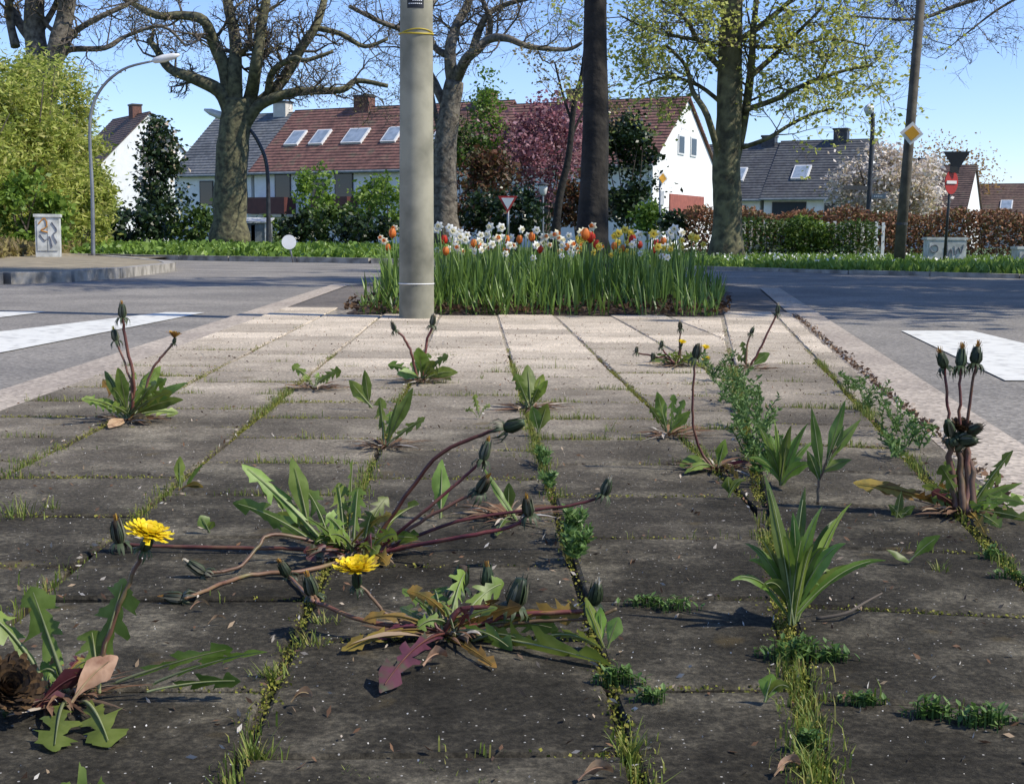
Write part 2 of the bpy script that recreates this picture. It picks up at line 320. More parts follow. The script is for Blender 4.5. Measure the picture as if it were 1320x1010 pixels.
for j in range(gy + 1):
    for i in range(gx + 1):
        x = -16 + 9.6 * i / gx; y = 15.5 + 17.5 * j / gy
        e = min(1, max(0, (y - 15.5) / 5)) * min(1, max(0, (-6.4 - .18 * (y - 15) - x) / 1.6)) * min(1, (33 - y) / 2)
        mo.v.append((x, y, .03 + .42 * e * e * (3 - 2 * e) + .05 * mnoise.noise(V((x, y, 0)) * 1.3) * e))
for j in range(gy):
    for i in range(gx): b = j * (gx + 1) + i; mo.f.append((b, b + 1, b + gx + 2, b + gx + 1)); mo.mi.append(0)
tag(mo.build('earth_bank', 'verge_earth', smooth=True), kind='structure')
for nm, pix, lab in (('road_marking', [(-120, 441), (215, 402), (264, 402.5), (-60, 466)], 'wide white road stripe painted on the asphalt beside the kerb across from the graffiti cabinet'),
                ('road_marking', [(-60, 401.5), (60, 401.5), (-60, 416)], 'second white road stripe, thin wedge beyond the wide one'),
                ('road_marking', [(1162, 426), (1253, 426), (1420, 466), (1450, 492), (1296, 490)], 'white painted block on the asphalt next to the fasciated dandelion')):
    mb = MB(); pp = [G(a, b, -.018) for a, b in pix]; mb.quad(*pp[::-1]); o = mb.build(nm, 'road_paint'); tag(o, kind='structure')
# ------------------------------------------------------------------ traffic island with single slabs
U = V(((610 - 660) / FP, 1, 0)).normalized(); S = V((U.y, -U.x, 0))
U2 = V(((908 - 660) / FP, 1, 0)).normalized(); S2 = V((U2.y, -U2.x, 0))
def W1(s, t): p = S * s + U * t; return (p.x, p.y)
def W2(s, t): p = S2 * s + U2 * t; return (p.x, p.y)
def clip(poly, n, c):                        # keep n.p <= c
    out = []
    for i in range(len(poly)):
        a, b = poly[i], poly[(i + 1) % len(poly)]; da = n[0] * a[0] + n[1] * a[1] - c; db = n[0] * b[0] + n[1] * b[1] - c
        if da <= 0: out.append(a)
        if da * db < 0: t = da / (da - db); out.append((a[0] + (b[0] - a[0]) * t, a[1] + (b[1] - a[1]) * t))
    return out
def area(p): return .5 * sum(p[i][0] * p[(i + 1) % len(p)][1] - p[(i + 1) % len(p)][0] * p[i][1] for i in range(len(p)))
BED = [(G(448, 404).x, G(448, 404).y), (G(936, 407).x, G(936, 407).y), (1.75, 10.6), (-1.05, 10.6)]
def in_bed(x, y):
    return all((BED[(i + 1) % 4][0] - BED[i][0]) * (y - BED[i][1]) - (BED[(i + 1) % 4][1] - BED[i][1]) * (x - BED[i][0]) > 0 for i in range(4))
SL, SEAM, KI, KO = -1.10, .092, .472, .65
isl = MB(); ip = [W1(SL, -.5), W2(KI, -.5), W2(KI, 11.5), W2(KI - .6, 14.2), W1(SL + .35, 13.5), W1(SL, 11.5)]
isl.quad(*[(a, b, -.012) for a, b in ip]); island = tag(isl.build('island_pavement', 'joint_soil'), kind='structure')
back = MB(); back.quad(*[(a, b, -.004) for a, b in [W1(SL + .01, 7.6), W2(KI - .01, 7.6), W2(KI - .02, 11.5), W2(KI - .62, 14.1), W1(SL + .36, 13.4), W1(SL + .02, 11.5)]]); tag(back.build('path', 'path_surface'), kind='structure')
mb = MB(); mb.quad(*[(a, b, -.0046) for a, b in (W1(SL + .004, 4.7), W2(KI - .004, 4.7), W2(KI - .004, 7.58), W1(SL + .004, 7.58))]); tag(mb.build('joint_sand', 'sand'), kind='structure')
def slab(poly, name='slab'):
    if len(poly) < 3 or abs(area(poly)) < .004: return
    if area(poly) < 0: poly = poly[::-1]
    cx = sum(p[0] for p in poly) / len(poly); cy = sum(p[1] for p in poly) / len(poly)
    if in_bed(cx, cy): return
    out = []
    for i in range(len(poly)):
        a, b = V(poly[i]), V(poly[(i + 1) % len(poly)]); L = (b - a).length; k = max(1, int(L / .075))
        for q in range(k):
            p = a + (b - a) * (q / k); e = .0035 if q == 0 else 0
            d = V((cx - p.x, cy - p.y)); d.normalize(); out.append(p + d * (.0036 + e + abs(random.gauss(0, .0012))))
    n = len(out); mb = MB(); tx, ty, tz = rnd(-.007, .007), rnd(-.007, .007), rnd(-.0015, .0015)
    def zt(p): return tz + (p.x - cx) * tx + (p.y - cy) * ty
    mb.v = [(p.x, p.y, -.03) for p in out] + [(p.x, p.y, zt(p) - .0035) for p in out]
    ins = [p + V((cx - p.x, cy - p.y)).normalized() * .0045 for p in out]; mb.v += [(p.x, p.y, zt(p)) for p in ins]
    for i in range(n):
        j = (i + 1) % n; mb.f += [(i, j, n + j, n + i), (n + i, n + j, 2 * n + j, 2 * n + i)]
    mb.f.append(tuple(range(2 * n, 3 * n))); mb.mi = [0] * len(mb.f)
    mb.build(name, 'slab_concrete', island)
JOINTS = []                                   # joint segments (a, b, richness) for moss and grass
T0, PT = .993, .2995
sn = (S2.x, S2.y)
for n_ in range(-4, 7):
    s0 = .124 + .304 * (n_ - 0) ; s0 = s0 if n_ > -4 else SL; s1 = .124 + .304 * (n_ + 1)
    off = 0 if n_ % 2 else .15
    for m_ in range(-3, 30):
        t0 = T0 + PT * m_ + off; t1 = t0 + PT
        if t0 > 7.55: break
        poly = clip([W1(s0, t0), W1(s1, t0), W1(s1, t1), W1(s0, t1)], sn, SEAM - .006)
        if len(poly) >= 3:
            slab(poly)
            a, b = V(W1(s0, t0)), V(W1(s1, t0)); c_ = V(W1(s1, t1))
            if sn[0] * a.x + sn[1] * a.y < SEAM:
                k = (SEAM - sn[0] * a.x - sn[1] * a.y) / max(1e-6, sn[0] * (b - a).x + sn[1] * (b - a).y)
                JOINTS.append((a, a + (b - a) * min(1, k), .35)); 
            if sn[0] * c_.x + sn[1] * c_.y < SEAM: JOINTS.append((b, c_, 1.0))
tq = G(1150, 787); t2 = tq.x * U2.x + tq.y * U2.y
for m_ in range(-4, 30):
    t0 = t2 + PT * m_
    if t0 > 7.5: break
    slab([W2(SEAM + .006, t0), W2(.38, t0), W2(.38, t0 + PT), W2(SEAM + .006, t0 + PT)])
    slab([W2(.386, t0 - .1), W2(KI, t0 - .1), W2(KI, t0 - .1 + PT), W2(.386, t0 - .1 + PT)], 'edge_stone')
    JOINTS += [(V(W2(SEAM, t0)), V(W2(.38, t0)), .4), (V(W2(SEAM, t0)), V(W2(SEAM, t0 + PT)), 1.5), (V(W2(.383, t0)), V(W2(.383, t0 + PT)), 1.2)]
mb = MB(); mb.quad(*[(a, b, -.0075) for a, b in (W2(KI + .004, -.5), W2(KO, -.5), W2(KO, 12), W2(KI + .004, 12))]); tag(mb.build('gutter_strip', 'gutter_concrete'), kind='structure')
mb = MB(); mb.quad(*[(a, b, -.0075) for a, b in (W1(SL - .16, -.5), W1(SL - .005, -.5), W1(SL - .005, 12), W1(SL - .16, 12))]); tag(mb.build('gutter_strip', 'gutter_concrete'), kind='structure')
# flower bed soil
mb = MB(); nx, ny = 24, 30
for j in range(ny + 1):
    for i in range(nx + 1):
        u, v_ = i / nx, j / ny
        a = V(BED[0]).lerp(V(BED[1]), u); b = V(BED[3]).lerp(V(BED[2]), u); p = a.lerp(b, v_)
        e = min(u, 1 - u, v_ * 1.5, (1 - v_) * 1.5); z = .004 + .05 * min(1, e * 7) + .015 * mnoise.noise(V((p.x * 6, p.y * 6, 0)))
        if e == 0: z = -.005
        mb.v.append((p.x + rnd(-.02, .02), p.y + rnd(-.03, .03), z))
for j in range(ny):
    for i in range(nx): b = j * (nx + 1) + i; mb.f.append((b, b + 1, b + nx + 2, b + nx + 1)); mb.mi.append(0)
tag(mb.build('flower_bed_soil', 'bed_soil', smooth=True), kind='structure')
# ------------------------------------------------------------------ houses
def house(name, label, origin, a, Wd, Dp, eave, ridge, wall, roof, gable_right=True, features=None, over=.35):
    root = thing(name, label, 'house', (origin.x, origin.y, .0))
    X = V((math.cos(a), -math.sin(a), 0)); Y = V((math.sin(a), math.cos(a), 0)); O = V((origin.x, origin.y, 0))
    def L(x, y, z): return O + X * x + Y * y + V((0, 0, z))
    def lbox(nm, mat, x0, x1, y0, y1, z0, z1, par):
        mb = MB(); mb.box(x0, x1, y0, y1, z0, z1); mb.v = [tuple(L(*q)) for q in mb.v]; o = mb.build(nm, mat, None)
        o.parent = par
        o.matrix_parent_inverse = par.matrix_world.inverted() if False else Matrix.Translation(-root.location) if par == root else Matrix()
        return o
    mb = MB()
    prof = [(0, -.1), (Dp, -.1), (Dp, eave), (Dp / 2, ridge - .06), (0, eave)]
    b = len(mb.v); mb.v = [tuple(L(-Wd, y, z)) for y, z in prof] + [tuple(L(0, y, z)) for y, z in prof]
    mb.f = [(4, 3, 2, 1, 0), (5, 6, 7, 8, 9)] + [(i, (i + 1) % 5, 5 + (i + 1) % 5, 5 + i) for i in range(5)]; mb.mi = [0] * 7
    mb.build('wall', wall, root)
    sl_ = (ridge - eave) / (Dp / 2); rf = None
    for sgn in (0, 1):
        mb = MB(); yo, yr = (-over, Dp / 2) if sgn == 0 else (Dp + over, Dp / 2); ze = eave - over * sl_
        A = [L(-Wd - .15, yo, ze + .02), L(.15, yo, ze + .02), L(.15, yr, ridge + .02), L(-Wd - .15, yr, ridge + .02)]
        n_r = 22                                                       # courses of tiles, each lapping over the one below
        for k in range(n_r):
            q0, q1 = k / n_r, (k + 1) / n_r
            p0, p1 = A[0].lerp(A[3], q0), A[1].lerp(A[2], q0); p3, p2 = A[0].lerp(A[3], q1 + .01), A[1].lerp(A[2], q1 + .01)
            h = V((0, 0, .10)); l_ = V((0, 0, .045))
            mb.quad(p0 + h, p1 + h, p2 + l_, p3 + l_); mb.quad(p0, p1, p1 + h, p0 + h); mb.quad(p1, p1 + h, p2 + l_, p2); mb.quad(p0, p3, p3 + l_, p0 + h)
        mb.quad(*A[::-1]); r_ = mb.build('roof', roof, root); rf = rf or r_
        mb = MB(); mb.tube([L(-Wd - .15, yo - .06 * (1 if sgn == 0 else -1), ze - .02), L(.15, yo - .06 * (1 if sgn == 0 else -1), ze - .02)], .07, 6); mb.build('gutter', 'grey_paint', root)
    for ft in features or []:
        k = ft[0]
        if k == 'win':                       # x centre, z0, z1, width on the front wall
            _, x, z0, z1, ww = ft; f = lbox('window', 'window_frame', x - ww / 2, x + ww / 2, -.05, .05, z0, z1, root)
            lbox('pane', 'window_glass', x - ww / 2 + .08, x - .03, -.06, -.02, z0 + .08, z1 - .08, f); lbox('pane', 'window_glass', x + .03, x + ww / 2 - .08, -.06, -.02, z0 + .08, z1 - .08, f)
        if k == 'dark':
            _, x, z0, z1, ww = ft; f = lbox('window', 'dark_frame', x - ww / 2, x + ww / 2, -.05, .05, z0, z1, root); lbox('pane', 'window_glass', x - ww / 2 + .06, x + ww / 2 - .06, -.06, -.02, z0 + .06, z1 - .06, f)
        if k == 'gwin':                      # on the right gable: y centre
            _, y, z0, z1, ww = ft; f = lbox('window', 'window_frame', -.05, .05, y - ww / 2, y + ww / 2, z0, z1, root); lbox('pane', 'window_glass', .02, .06, y - ww / 2 + .08, y + ww / 2 - .08, z0 + .08, z1 - .08, f)
        if k == 'gpanel': _, y, z0, z1, ww = ft; lbox('cladding_panel', 'brick_red_panel', -.04, .06, y - ww / 2, y + ww / 2, z0, z1, root)
        if k == 'balcony':
            _, x, z0, z1, ww = ft; f = lbox('balcony', 'maroon_panel', x - ww / 2, x + ww / 2, -1.1, -1.02, z0, z1, root)
            lbox('balcony_floor', 'cream_wall', x - ww / 2, x + ww / 2, -1.0, -.06, z0 - .16, z0 - .02, f); lbox('side_panel', 'maroon_panel', x - ww / 2, x - ww / 2 + .06, -1.01, -.06, z0, z1, f); lbox('side_panel', 'maroon_panel', x + ww / 2 - .06, x + ww / 2, -1.01, -.06, z0, z1, f)
        if k == 'sky':                       # roof window: x, fraction up the slope, width, height
            _, x, q, ww, hh = ft; sl3 = V((0, Dp / 2 + over, ridge - eave + over * sl_)); Ls = sl3.length; e = sl3 / Ls; nn = V((0, -e.z, e.y))
            c = V((x, -over, eave - over * sl_)) + e * (Ls * q)
            def fr(nm, mat, hw, hh_, lo, hi, par):
                mb = MB(); mb.box(-hw, hw, -hh_, hh_, lo, hi); mb.v = [tuple(L(*(c + V((q_[0], 0, 0)) + e * q_[1] + nn * q_[2]))) for q_ in mb.v]; o = mb.build(nm, mat, None); o.parent = par
                o.matrix_parent_inverse = Matrix.Translation(-root.location) if par == root else Matrix(); return o
            f = fr('roof_window', 'window_frame', ww / 2, hh / 2, .05, .19, root); fr('pane', 'skylight_glass', ww / 2 - .09, hh / 2 - .09, .16, .205, f)
        if k == 'chim':
            _, x, ww, hh = ft[:4]; o = lbox('chimney', ft[4] if len(ft) > 4 else 'chimney_brick', x - ww / 2, x + ww / 2, Dp / 2 - .35, Dp / 2 + .35, ridge - .5, ridge + hh, root); lbox('cap', 'dark_frame', x - ww / 2 - .05, x + ww / 2 + .05, Dp / 2 - .4, Dp / 2 + .4, ridge + hh - .08, ridge + hh + .04, o)
    return root
A0 = R(28)
cR = AT(612, 300, 68)
house('terraced_house', 'long terraced house with mottled red tiled roof and maroon balconies', cR, A0, 14.2, 8, 4.25, 7.7, 'white_wall', 'roof_red',
      features=[('sky', -12.7, .52, .95, 1.3), ('sky', -11.0, .52, .95, 1.3), ('sky', -8.6, .52, 1.35, 1.3), ('sky', -6.2, .52, .95, 1.3), ('sky', -3.0, .5, .95, 1.3), ('chim', -9.5, 1.0, .7), ('chim', -1.5, .8, .6),
                ('dark', -12.2, 1.8, 3.9, 1.1), ('dark', -9.8, 2.2, 3.6, 1.0), ('dark', -8.1, 1.8, 3.9, 1.2), ('dark', -5.8, 2.2, 3.6, 1.1), ('balcony', -12.6, 1.7, 2.6, 2.6), ('balcony', -8.4, 1.7, 2.6, 2.5), ('win', -4, .6, 1.6, 1.4)])
x0 = V((math.cos(A0), -math.sin(A0), 0)); y0 = V((math.sin(A0), math.cos(A0), 0))
house('terraced_house', 'grey slate roofed end of the terrace behind the big bare oak', cR - x0 * 14.45, A0, 5.6, 8, 4.2, 7.6, 'white_wall', 'roof_slate', features=[('dark', -1.2, 2.2, 3.6, 1.0), ('dark', -3.2, 2.2, 3.6, 1.0), ('chim', -.8, .9, .7, 'cream_wall')])
house('gabled_house', 'white gabled house with red roof and brick red panel on its gable', AT(840, 300, 58), A0, 9, 8, 3.9, 6.9, 'white_wall', 'roof_red', features=[('gwin', 3.3, 4.3, 5.2, .8), ('gwin', 4.9, 4.3, 5.2, .8), ('gpanel', 4.2, 1.5, 2.5, 4.4), ('sky', -2.2, .45, .9, 1.2), ('chim', -5.5, .9, .6), ('dark', -2, 1.4, 2.6, 1.2), ('dark', -5, 1.4, 2.6, 1.2)])
cK = AT(1106, 300, 75.5)
house('dark_roofed_house', 'white house with grey tiled roof behind the blossoming shrub', cK, R(26), 5.5, 8, 3.15, 6.4, 'white_wall', 'roof_grey', features=[('sky', -3.7, .42, 1.0, 1.3), ('dark', -4.0, 1.3, 2.7, 2.0), ('dark', -1.4, 1.3, 2.6, 1.1), ('chim', -2.0, .8, .7, 'dark_steel')])
house('dark_roofed_house', 'grey roofed neighbour half hidden by the leafing tree trunk', cK - V((math.cos(R(26)), -math.sin(R(26)), 0)) * 5.75, R(26), 5, 8, 3.1, 6.3, 'white_wall', 'roof_grey', features=[('sky', -1.8, .42, 1.0, 1.3), ('chim', -.6, .8, .5, 'dark_steel'), ('dark', -1.5, 1.2, 2.5, 1.4)])
house('small_gabled_house', 'small white gabled house with brown roof beyond the no entry sign', AT(1243, 300, 95), R(30), 7, 5.5, 2.9, 6.0, 'white_wall', 'roof_brown', features=[('sky', -2.5, .4, .9, 1.2), ('chim', -4, .8, .6)])
house('distant_house', 'distant house with plain brown roof at the end of the hedge', AT(1400, 300, 112), R(24), 10, 8, 2.6, 5.6, 'cream_wall', 'roof_brown', features=[('sky', -6.5, .4, 1.0, 1.3)])
house('white_gable_house', 'white gabled house with brown roof behind the dark evergreen', AT(133, 300, 95), R(55), 8, 7.2, 5.6, 9.3, 'white_wall', 'roof_brown', features=[('chim', -3, .9, .8), ('gwin', 3.4, 3.2, 4.4, 1.1)])
# ------------------------------------------------------------------ trees
def tree(name, label, limbs, D, trunk_mat, bud_mat=None, bud_n=0, bud_size=.05, lv=3, dens=1.0, spread=1.0, group=None, twig_r=.006, up=.15):
    """limbs: [(points [(px,py[,dD])], r0, r1)] traced at distance D; smaller branches are grown from them"""
    base = AT(limbs[0][0][0][0], limbs[0][0][0][1], D); root = thing(name, label, 'tree', (base.x, base.y, 0), group)
    tb, cb, tips = MB(), MB(), []
    def grow(p, d, L, r, lev):
        n = 5 if lev < 2 else 4; pts = [p]; dd = d.normalized()
        for i in range(n):
            dd = (dd + V((random.gauss(0, .27), random.gauss(0, .27), random.gauss(0, .25) + up * .35))).normalized(); pts.append(pts[-1] + dd * (L / n))
        cb.tube(pts, [r * (1 - .75 * i / n) for i in range(n + 1)], 5 if lev == 0 else 3, False)
        if lev >= lv - 1:
            tips.extend(pts[2:]); return
        k = int((6 if lev == 0 else 5) * dens)
        for i in range(k):
            t = rnd(.2, 1.0) * n; j = min(n - 1, int(t)); q = pts[j].lerp(pts[j + 1], t - j)
            ax = (pts[j + 1] - pts[j]).normalized(); o = ax.orthogonal(); o.rotate(Matrix.Rotation(rnd(0, 6.28), 3, ax)); nd = ax * .55 + o.normalized() * rnd(.5, .95)
            grow(q, nd, L * rnd(.42, .68), max(twig_r, r * .5), lev + 1)
    for li, (pp, r0, r1) in enumerate(limbs):
        dz = 0; ps = []
        for i, q in enumerate(pp):
            if li and len(q) < 3 and i > 0: dz += random.gauss(0, .35) * spread
            ps.append(AT(q[0], q[1], D + (q[2] if len(q) > 2 else dz)))
        ps = smooth_path(ps, 4); n = len(ps); rad = [r0 + (r1 - r0) * i / (n - 1) for i in range(n)]
        if li == 0: rad[0] *= 1.35; rad[1] *= 1.15; ps[0] = V((ps[0].x, ps[0].y, min(ps[0].z, -.03)))
        rad = [q * (1 + .10 * mnoise.noise(ps[i] * 2.2)) for i, q in enumerate(rad)]
        tb.tube(ps, rad, 12 if li == 0 else 8)
        L = sum((ps[i + 1] - ps[i]).length for i in range(n - 1))
        if li == 0: continue
        for i in range(int((4 + L * 1.1) * dens)):
            t = rnd(.3, 1.0) * (n - 1); j = min(n - 2, int(t)); q = ps[j].lerp(ps[j + 1], t - j); ax = (ps[j + 1] - ps[j]).normalized()
            o = ax.orthogonal(); o.rotate(Matrix.Rotation(rnd(0, 6.28), 3, ax)); grow(q, ax * .5 + o.normalized() * .9 + V((0, 0, up)), rnd(.9, 1.9) * spread, max(.012, rad[j] * .33), 0)
    tb.build('trunk', trunk_mat, root, True)
    cr = cb.build('crown', 'twig_bark', root)
    if bud_mat and tips:
        idx = NR.integers(0, len(tips), bud_n); P = np.array([tuple(p) for p in tips])[idx] + NR.normal(size=(bud_n, 3)) * .07 * spread
        bo = cloud_mesh('leaves', P, bud_size, bud_mat, None); bo.parent = cr
    return root
def pxr(wpx, D): return wpx * D / FP / 2
D = 46
tree('oak_tree', 'massive bare oak with spreading crooked limbs in front of the terraced house', [
    ([(296, 312), (297, 250), (300, 190), (305, 150), (306, 128)], pxr(44, D), pxr(36, D)),
    ([(298, 150), (283, 118), (249, 101), (219, 89), (202, 64), (192, 52)], pxr(20, D), pxr(7, D)),
    ([(296, 140), (290, 91), (276, 57), (263, 27), (236, 20), (202, 20), (168, 3), (140, -12)], pxr(20, D), pxr(5, D)),
    ([(303, 140), (303, 90), (303, 50), (293, 0), (290, -60)], pxr(20, D), pxr(10, D)),
    ([(312, 145), (323, 125), (330, 84), (337, 34), (343, 0), (350, -60)], pxr(20, D), pxr(9, D)),
    ([(310, 155), (337, 131), (364, 104), (387, 64), (407, 34), (418, 0), (425, -40)], pxr(18, D), pxr(7, D)),
    ([(312, 170), (330, 140), (357, 125), (387, 118), (440, 116), (460, 104), (500, 111)], pxr(16, D), pxr(5, D)),
    ([(407, 36), (440, 44), (470, 60), (500, 50)], pxr(8, D), pxr(4, D)),
    ([(345, 122), (352, 92), (378, 75), (395, 78), (430, 66)], pxr(10, D), pxr(4, D)), ([(293, 80), (320, 60), (325, 30), (360, 5)], pxr(9, D), pxr(4, D))],
    D, 'bark_mossy', 'oak_bud', 4200, .045, lv=3, dens=1.15)
D = 40
tree('oak_tree', 'bare oak with pale scarred trunk beside the concrete pole', [
    ([(574, 305), (573, 240), (574, 190), (580, 140), (586, 105)], pxr(34, D), pxr(24, D)),
    ([(576, 140), (560, 108), (552, 92), (540, 60), (520, 40), (490, 28), (450, 8)], pxr(13, D), pxr(5, D)),
    ([(584, 110), (580, 67), (588, 34), (605, 0), (612, -50)], pxr(17, D), pxr(8, D)),
    ([(588, 105), (600, 78), (615, 64), (632, 50), (655, 50), (682, 60), (730, 64), (750, 55)], pxr(15, D), pxr(4, D)),
    ([(608, 70), (616, 44), (628, 20), (649, 7), (682, -2)], pxr(11, D), pxr(5, D)), ([(630, 52), (632, 25), (622, 0), (615, -40)], pxr(8, D), pxr(4, D)),
    ([(574, 70), (560, 60), (552, 30), (560, 0)], pxr(10, D), pxr(5, D)), ([(577, 190), (562, 150), (556, 110)], pxr(10, D), pxr(4, D))],
    D, 'bark_grey', 'oak_bud', 3000, .04, lv=3, dens=1.1)
D = 40
tree('oak_tree', 'twin trunked bare oak rising behind the olive green bushes', [
    ([(55, 320), (54, 180), (50, 87), (44, 34), (46, -30)], pxr(36, D), pxr(22, D)),
    ([(60, 130), (70, 74), (84, 20), (90, -40)], pxr(27, D), pxr(20, D)), ([(82, 70), (94, 44), (125, 24), (162, 7), (190, -8)], pxr(10, D), pxr(4, D)),
    ([(80, 75), (91, 64), (135, 62), (162, 47), (209, 34), (240, 60)], pxr(9, D), pxr(3, D)), ([(48, 60), (25, 30), (10, 0), (0, -30)], pxr(15, D), pxr(8, D)), ([(20, 60), (12, 20), (14, -20)], pxr(12, D), pxr(8, D)), ([(52, 40), (70, 10), (80, -20)], pxr(9, D), pxr(6, D))],
    D, 'bark_grey', 'oak_bud', 1800, .04, lv=3, dens=1.0)
D = 11.2
tree('street_tree', 'dark straight tree trunk growing at the back of the flower bed', [
    ([(763, 325), (764, 285), (766, 230), (768, 150), (767, 60), (768, -60), (770, -420)], pxr(42, D), pxr(26, D)),
    ([(769, -150), (800, -260), (860, -380)], .08, .04), ([(768, -120), (735, -230), (690, -400)], .08, .04), ([(769, -330), (790, -480), (800, -620)], .08, .03), ([(769, -400), (740, -520), (700, -640)], .07, .03), ([(768, -200), (840, -300), (900, -520)], .07, .03, ), ([(768, -260), (690, -340), (620, -480)], .07, .03), ([(768, -360), (768, -520), (780, -760)], .09, .03)],
    D, 'bark_dark', 'oak_bud', 2500, .05, lv=3, dens=1.5, spread=.9)
D = 27
tree('street_tree', 'thick burred tree coming into pale yellow green leaf on the right verge', [
    ([(936, 330), (938, 270), (936, 215), (940, 150), (941, 80), (944, 0), (946, -80)], pxr(40, D), pxr(24, D)),
    ([(930, 215), (912, 150), (893, 118), (884, 85), (860, 60)], pxr(9, D), pxr(4, D)), ([(946, 215), (960, 150), (968, 90), (972, 30), (980, -40)], pxr(13, D), pxr(6, D)),
    ([(958, 190), (990, 178), (1020, 160), (1050, 146), (1075, 140)], pxr(6, D), pxr(3, D)), ([(960, 142), (1000, 128), (1040, 108), (1085, 92), (1125, 84)], pxr(8, D), pxr(3, D)),
    ([(966, 100), (1000, 70), (1030, 40), (1060, 10)], pxr(8, D), pxr(3, D)), ([(940, 100), (905, 60), (880, 20), (850, 0)], pxr(8, D), pxr(3, D)), ([(942, 60), (985, 30), (1020, 0), (1050, -30)], pxr(9, D), pxr(4, D)),
    ([(938, 140), (900, 110), (860, 100), (825, 110)], pxr(6, D), pxr(3, D)), ([(944, 20), (915, -10), (890, -40)], pxr(9, D), pxr(4, D)), ([(970, 60), (1020, 60), (1070, 50), (1120, 60)], pxr(6, D), pxr(2, D)), ([(940, 60), (890, 50), (840, 40), (800, 20)], pxr(6, D), pxr(2, D))],
    D, 'bark_mossy', 'young_leaf', 11000, .06, lv=3, dens=1.25, spread=.85, twig_r=.004)
D = 36
tree('young_tree', 'slim leaning young tree between the two street trunks', [([(716, 300), (722, 250), (733, 202), (740, 135), (750, 98), (756, 50)], pxr(11, D), pxr(5, D)), ([(735, 180), (760, 130), (790, 110)], pxr(4, D), pxr(2, D)), ([(738, 160), (725, 120), (715, 80)], pxr(4, D), pxr(2, D))], D, 'bark_dark', 'oak_bud', 700, .06, lv=2)
D = 33
tree('bare_tree', 'bare tree standing beyond the right road with drooping twigs against the sky', [([(1560, 340), (1555, 200), (1545, 60), (1540, -150)], .3, .2),
    ([(1545, 60), (1450, 0), (1340, -20), (1240, 5), (1180, 25), (1090, 20)], .1, .02), ([(1545, 20), (1440, -60), (1320, -60), (1220, -30), (1150, 0)], .1, .02), ([(1540, -50), (1450, -160), (1350, -220), (1250, -200)], .12, .03),
    ([(1345, -20), (1290, 10), (1250, 40), (1225, 60)], .04, .01), ([(1540, -100), (1600, -250), (1650, -350)], .1, .04), ([(1545, 0), (1640, -80), (1750, -120)], .1, .04)], D, 'bark_grey', 'oak_bud', 2200, .035, lv=3, dens=1.3)
# trees on the pavement across the right road, outside the picture, whose shade lies on the carriageway
def shade_tree(label, x, y, H, sd):
    random.seed(sd); k = FP / y; X = 660 + x * k; z0 = lambda z: 309 - (z - CH) * k
    tree('shade_tree', label, [([(X, z0(-.02)), (X, z0(2)), (X, z0(H * .55)), (X, z0(H))], .24, .12)] +
        [([(X, z0(z)), (X + math.cos(a) * r * .5 * k, z0(z + .9), math.sin(a) * r * .5), (X + math.cos(a) * r * k, z0(z + 1.5), math.sin(a) * r)], .08, .025) for z, a, r in [(rnd(H * .38, H), i * 2.4, rnd(1.6, 2.9)) for i in range(13)]],
        y, 'bark_grey', 'young_leaf', 17000, .12, lv=3, dens=1.5, spread=1.15)
shade_tree('tall budding tree on the pavement across the right road', 9.5, 10.3, 8.0, 31); shade_tree('second budding tree farther along the pavement across the right road', 11.5, 15.5, 9, 32)
random.seed(5)
# ------------------------------------------------------------------ bushes, hedges
def bush(name, label, cat, px, py0, py1, wpx, D, mat, n, size, ncl=40, depth=None, group=None, shape=None, elong=1.6, spread=.16, stems=4, stem_mat='twig_bark', hollow=.3, extra=None):
    top = AT(px, py0, D); bot = AT(px, py1, D); h = (top.z - max(0, bot.z)); rx = wpx * D / FP / 2; rz = h / 2
    root = thing(name, label, cat, (top.x, D, .03), group); c = (top.x, D, max(0, bot.z) + rz)
    P = clumps(c, (rx, depth or rx, rz), ncl, n / ncl, spread * max(.5, min(rx, rz)), hollow, shape); P[:, 2] = np.maximum(P[:, 2], .04)
    cloud_mesh('foliage', P, size, mat, root, elong)
    if extra: Q = P[NR.integers(0, len(P), extra[1])]; Q = Q[Q[:, 2] > c[2] - .1 * rz]; cloud_mesh('blossom', Q + NR.normal(size=Q.shape) * .08, extra[2], extra[0], root, 1.2)
    for i in range(stems):
        mb = MB(); a = V((top.x + rnd(-.25, .25) * rx, D + rnd(-.2, .2) * rx, 0)); e = V((top.x + rnd(-.8, .8) * rx, D + rnd(-.6, .6) * rx, c[2] + rz * rnd(.2, .8)))
        mb.tube(smooth_path([a, a.lerp(e, .5) + V((rnd(-.15, .15), rnd(-.15, .15), .1)), e], 4), lerp_list([.035 * min(2, rx), .008], 9), 5); mb.build('stem', stem_mat, root)
    return root
cone = lambda q: np.array([q[0] * (1 - (q[2] + 1) / 2.15), q[1] * (1 - (q[2] + 1) / 2.15), q[2]])
for px, p0, p1, wd, D_, n, lab in ((18, 52, 335, 130, 27, 9500, 'tall olive green willowy bush standing at the edge of the earth bank'), (72, 75, 330, 104, 31, 8500, 'tall olive bush leaning over the graffiti covered cabinet'), (-60, 90, 340, 140, 24, 5000, 'broad olive bush at the outer end of the bank'), (112, 205, 328, 52, 29, 3400, 'lower olive bush hugging the tall curved lamp post')):
    bush('willowy_bush', lab, 'bush', px, p0, p1, wd, D_, 'bush_olive', int(n * 2.6), .042, 170, 1.5, elong=3.4, spread=.17, stems=9, hollow=.05)
bush('bright_bush', 'fresh bright green bush sprouting low at the foot of the olive bushes', 'bush', 30, 225, 330, 100, 24, 'bush_bright', 3000, .07, 30, .7)
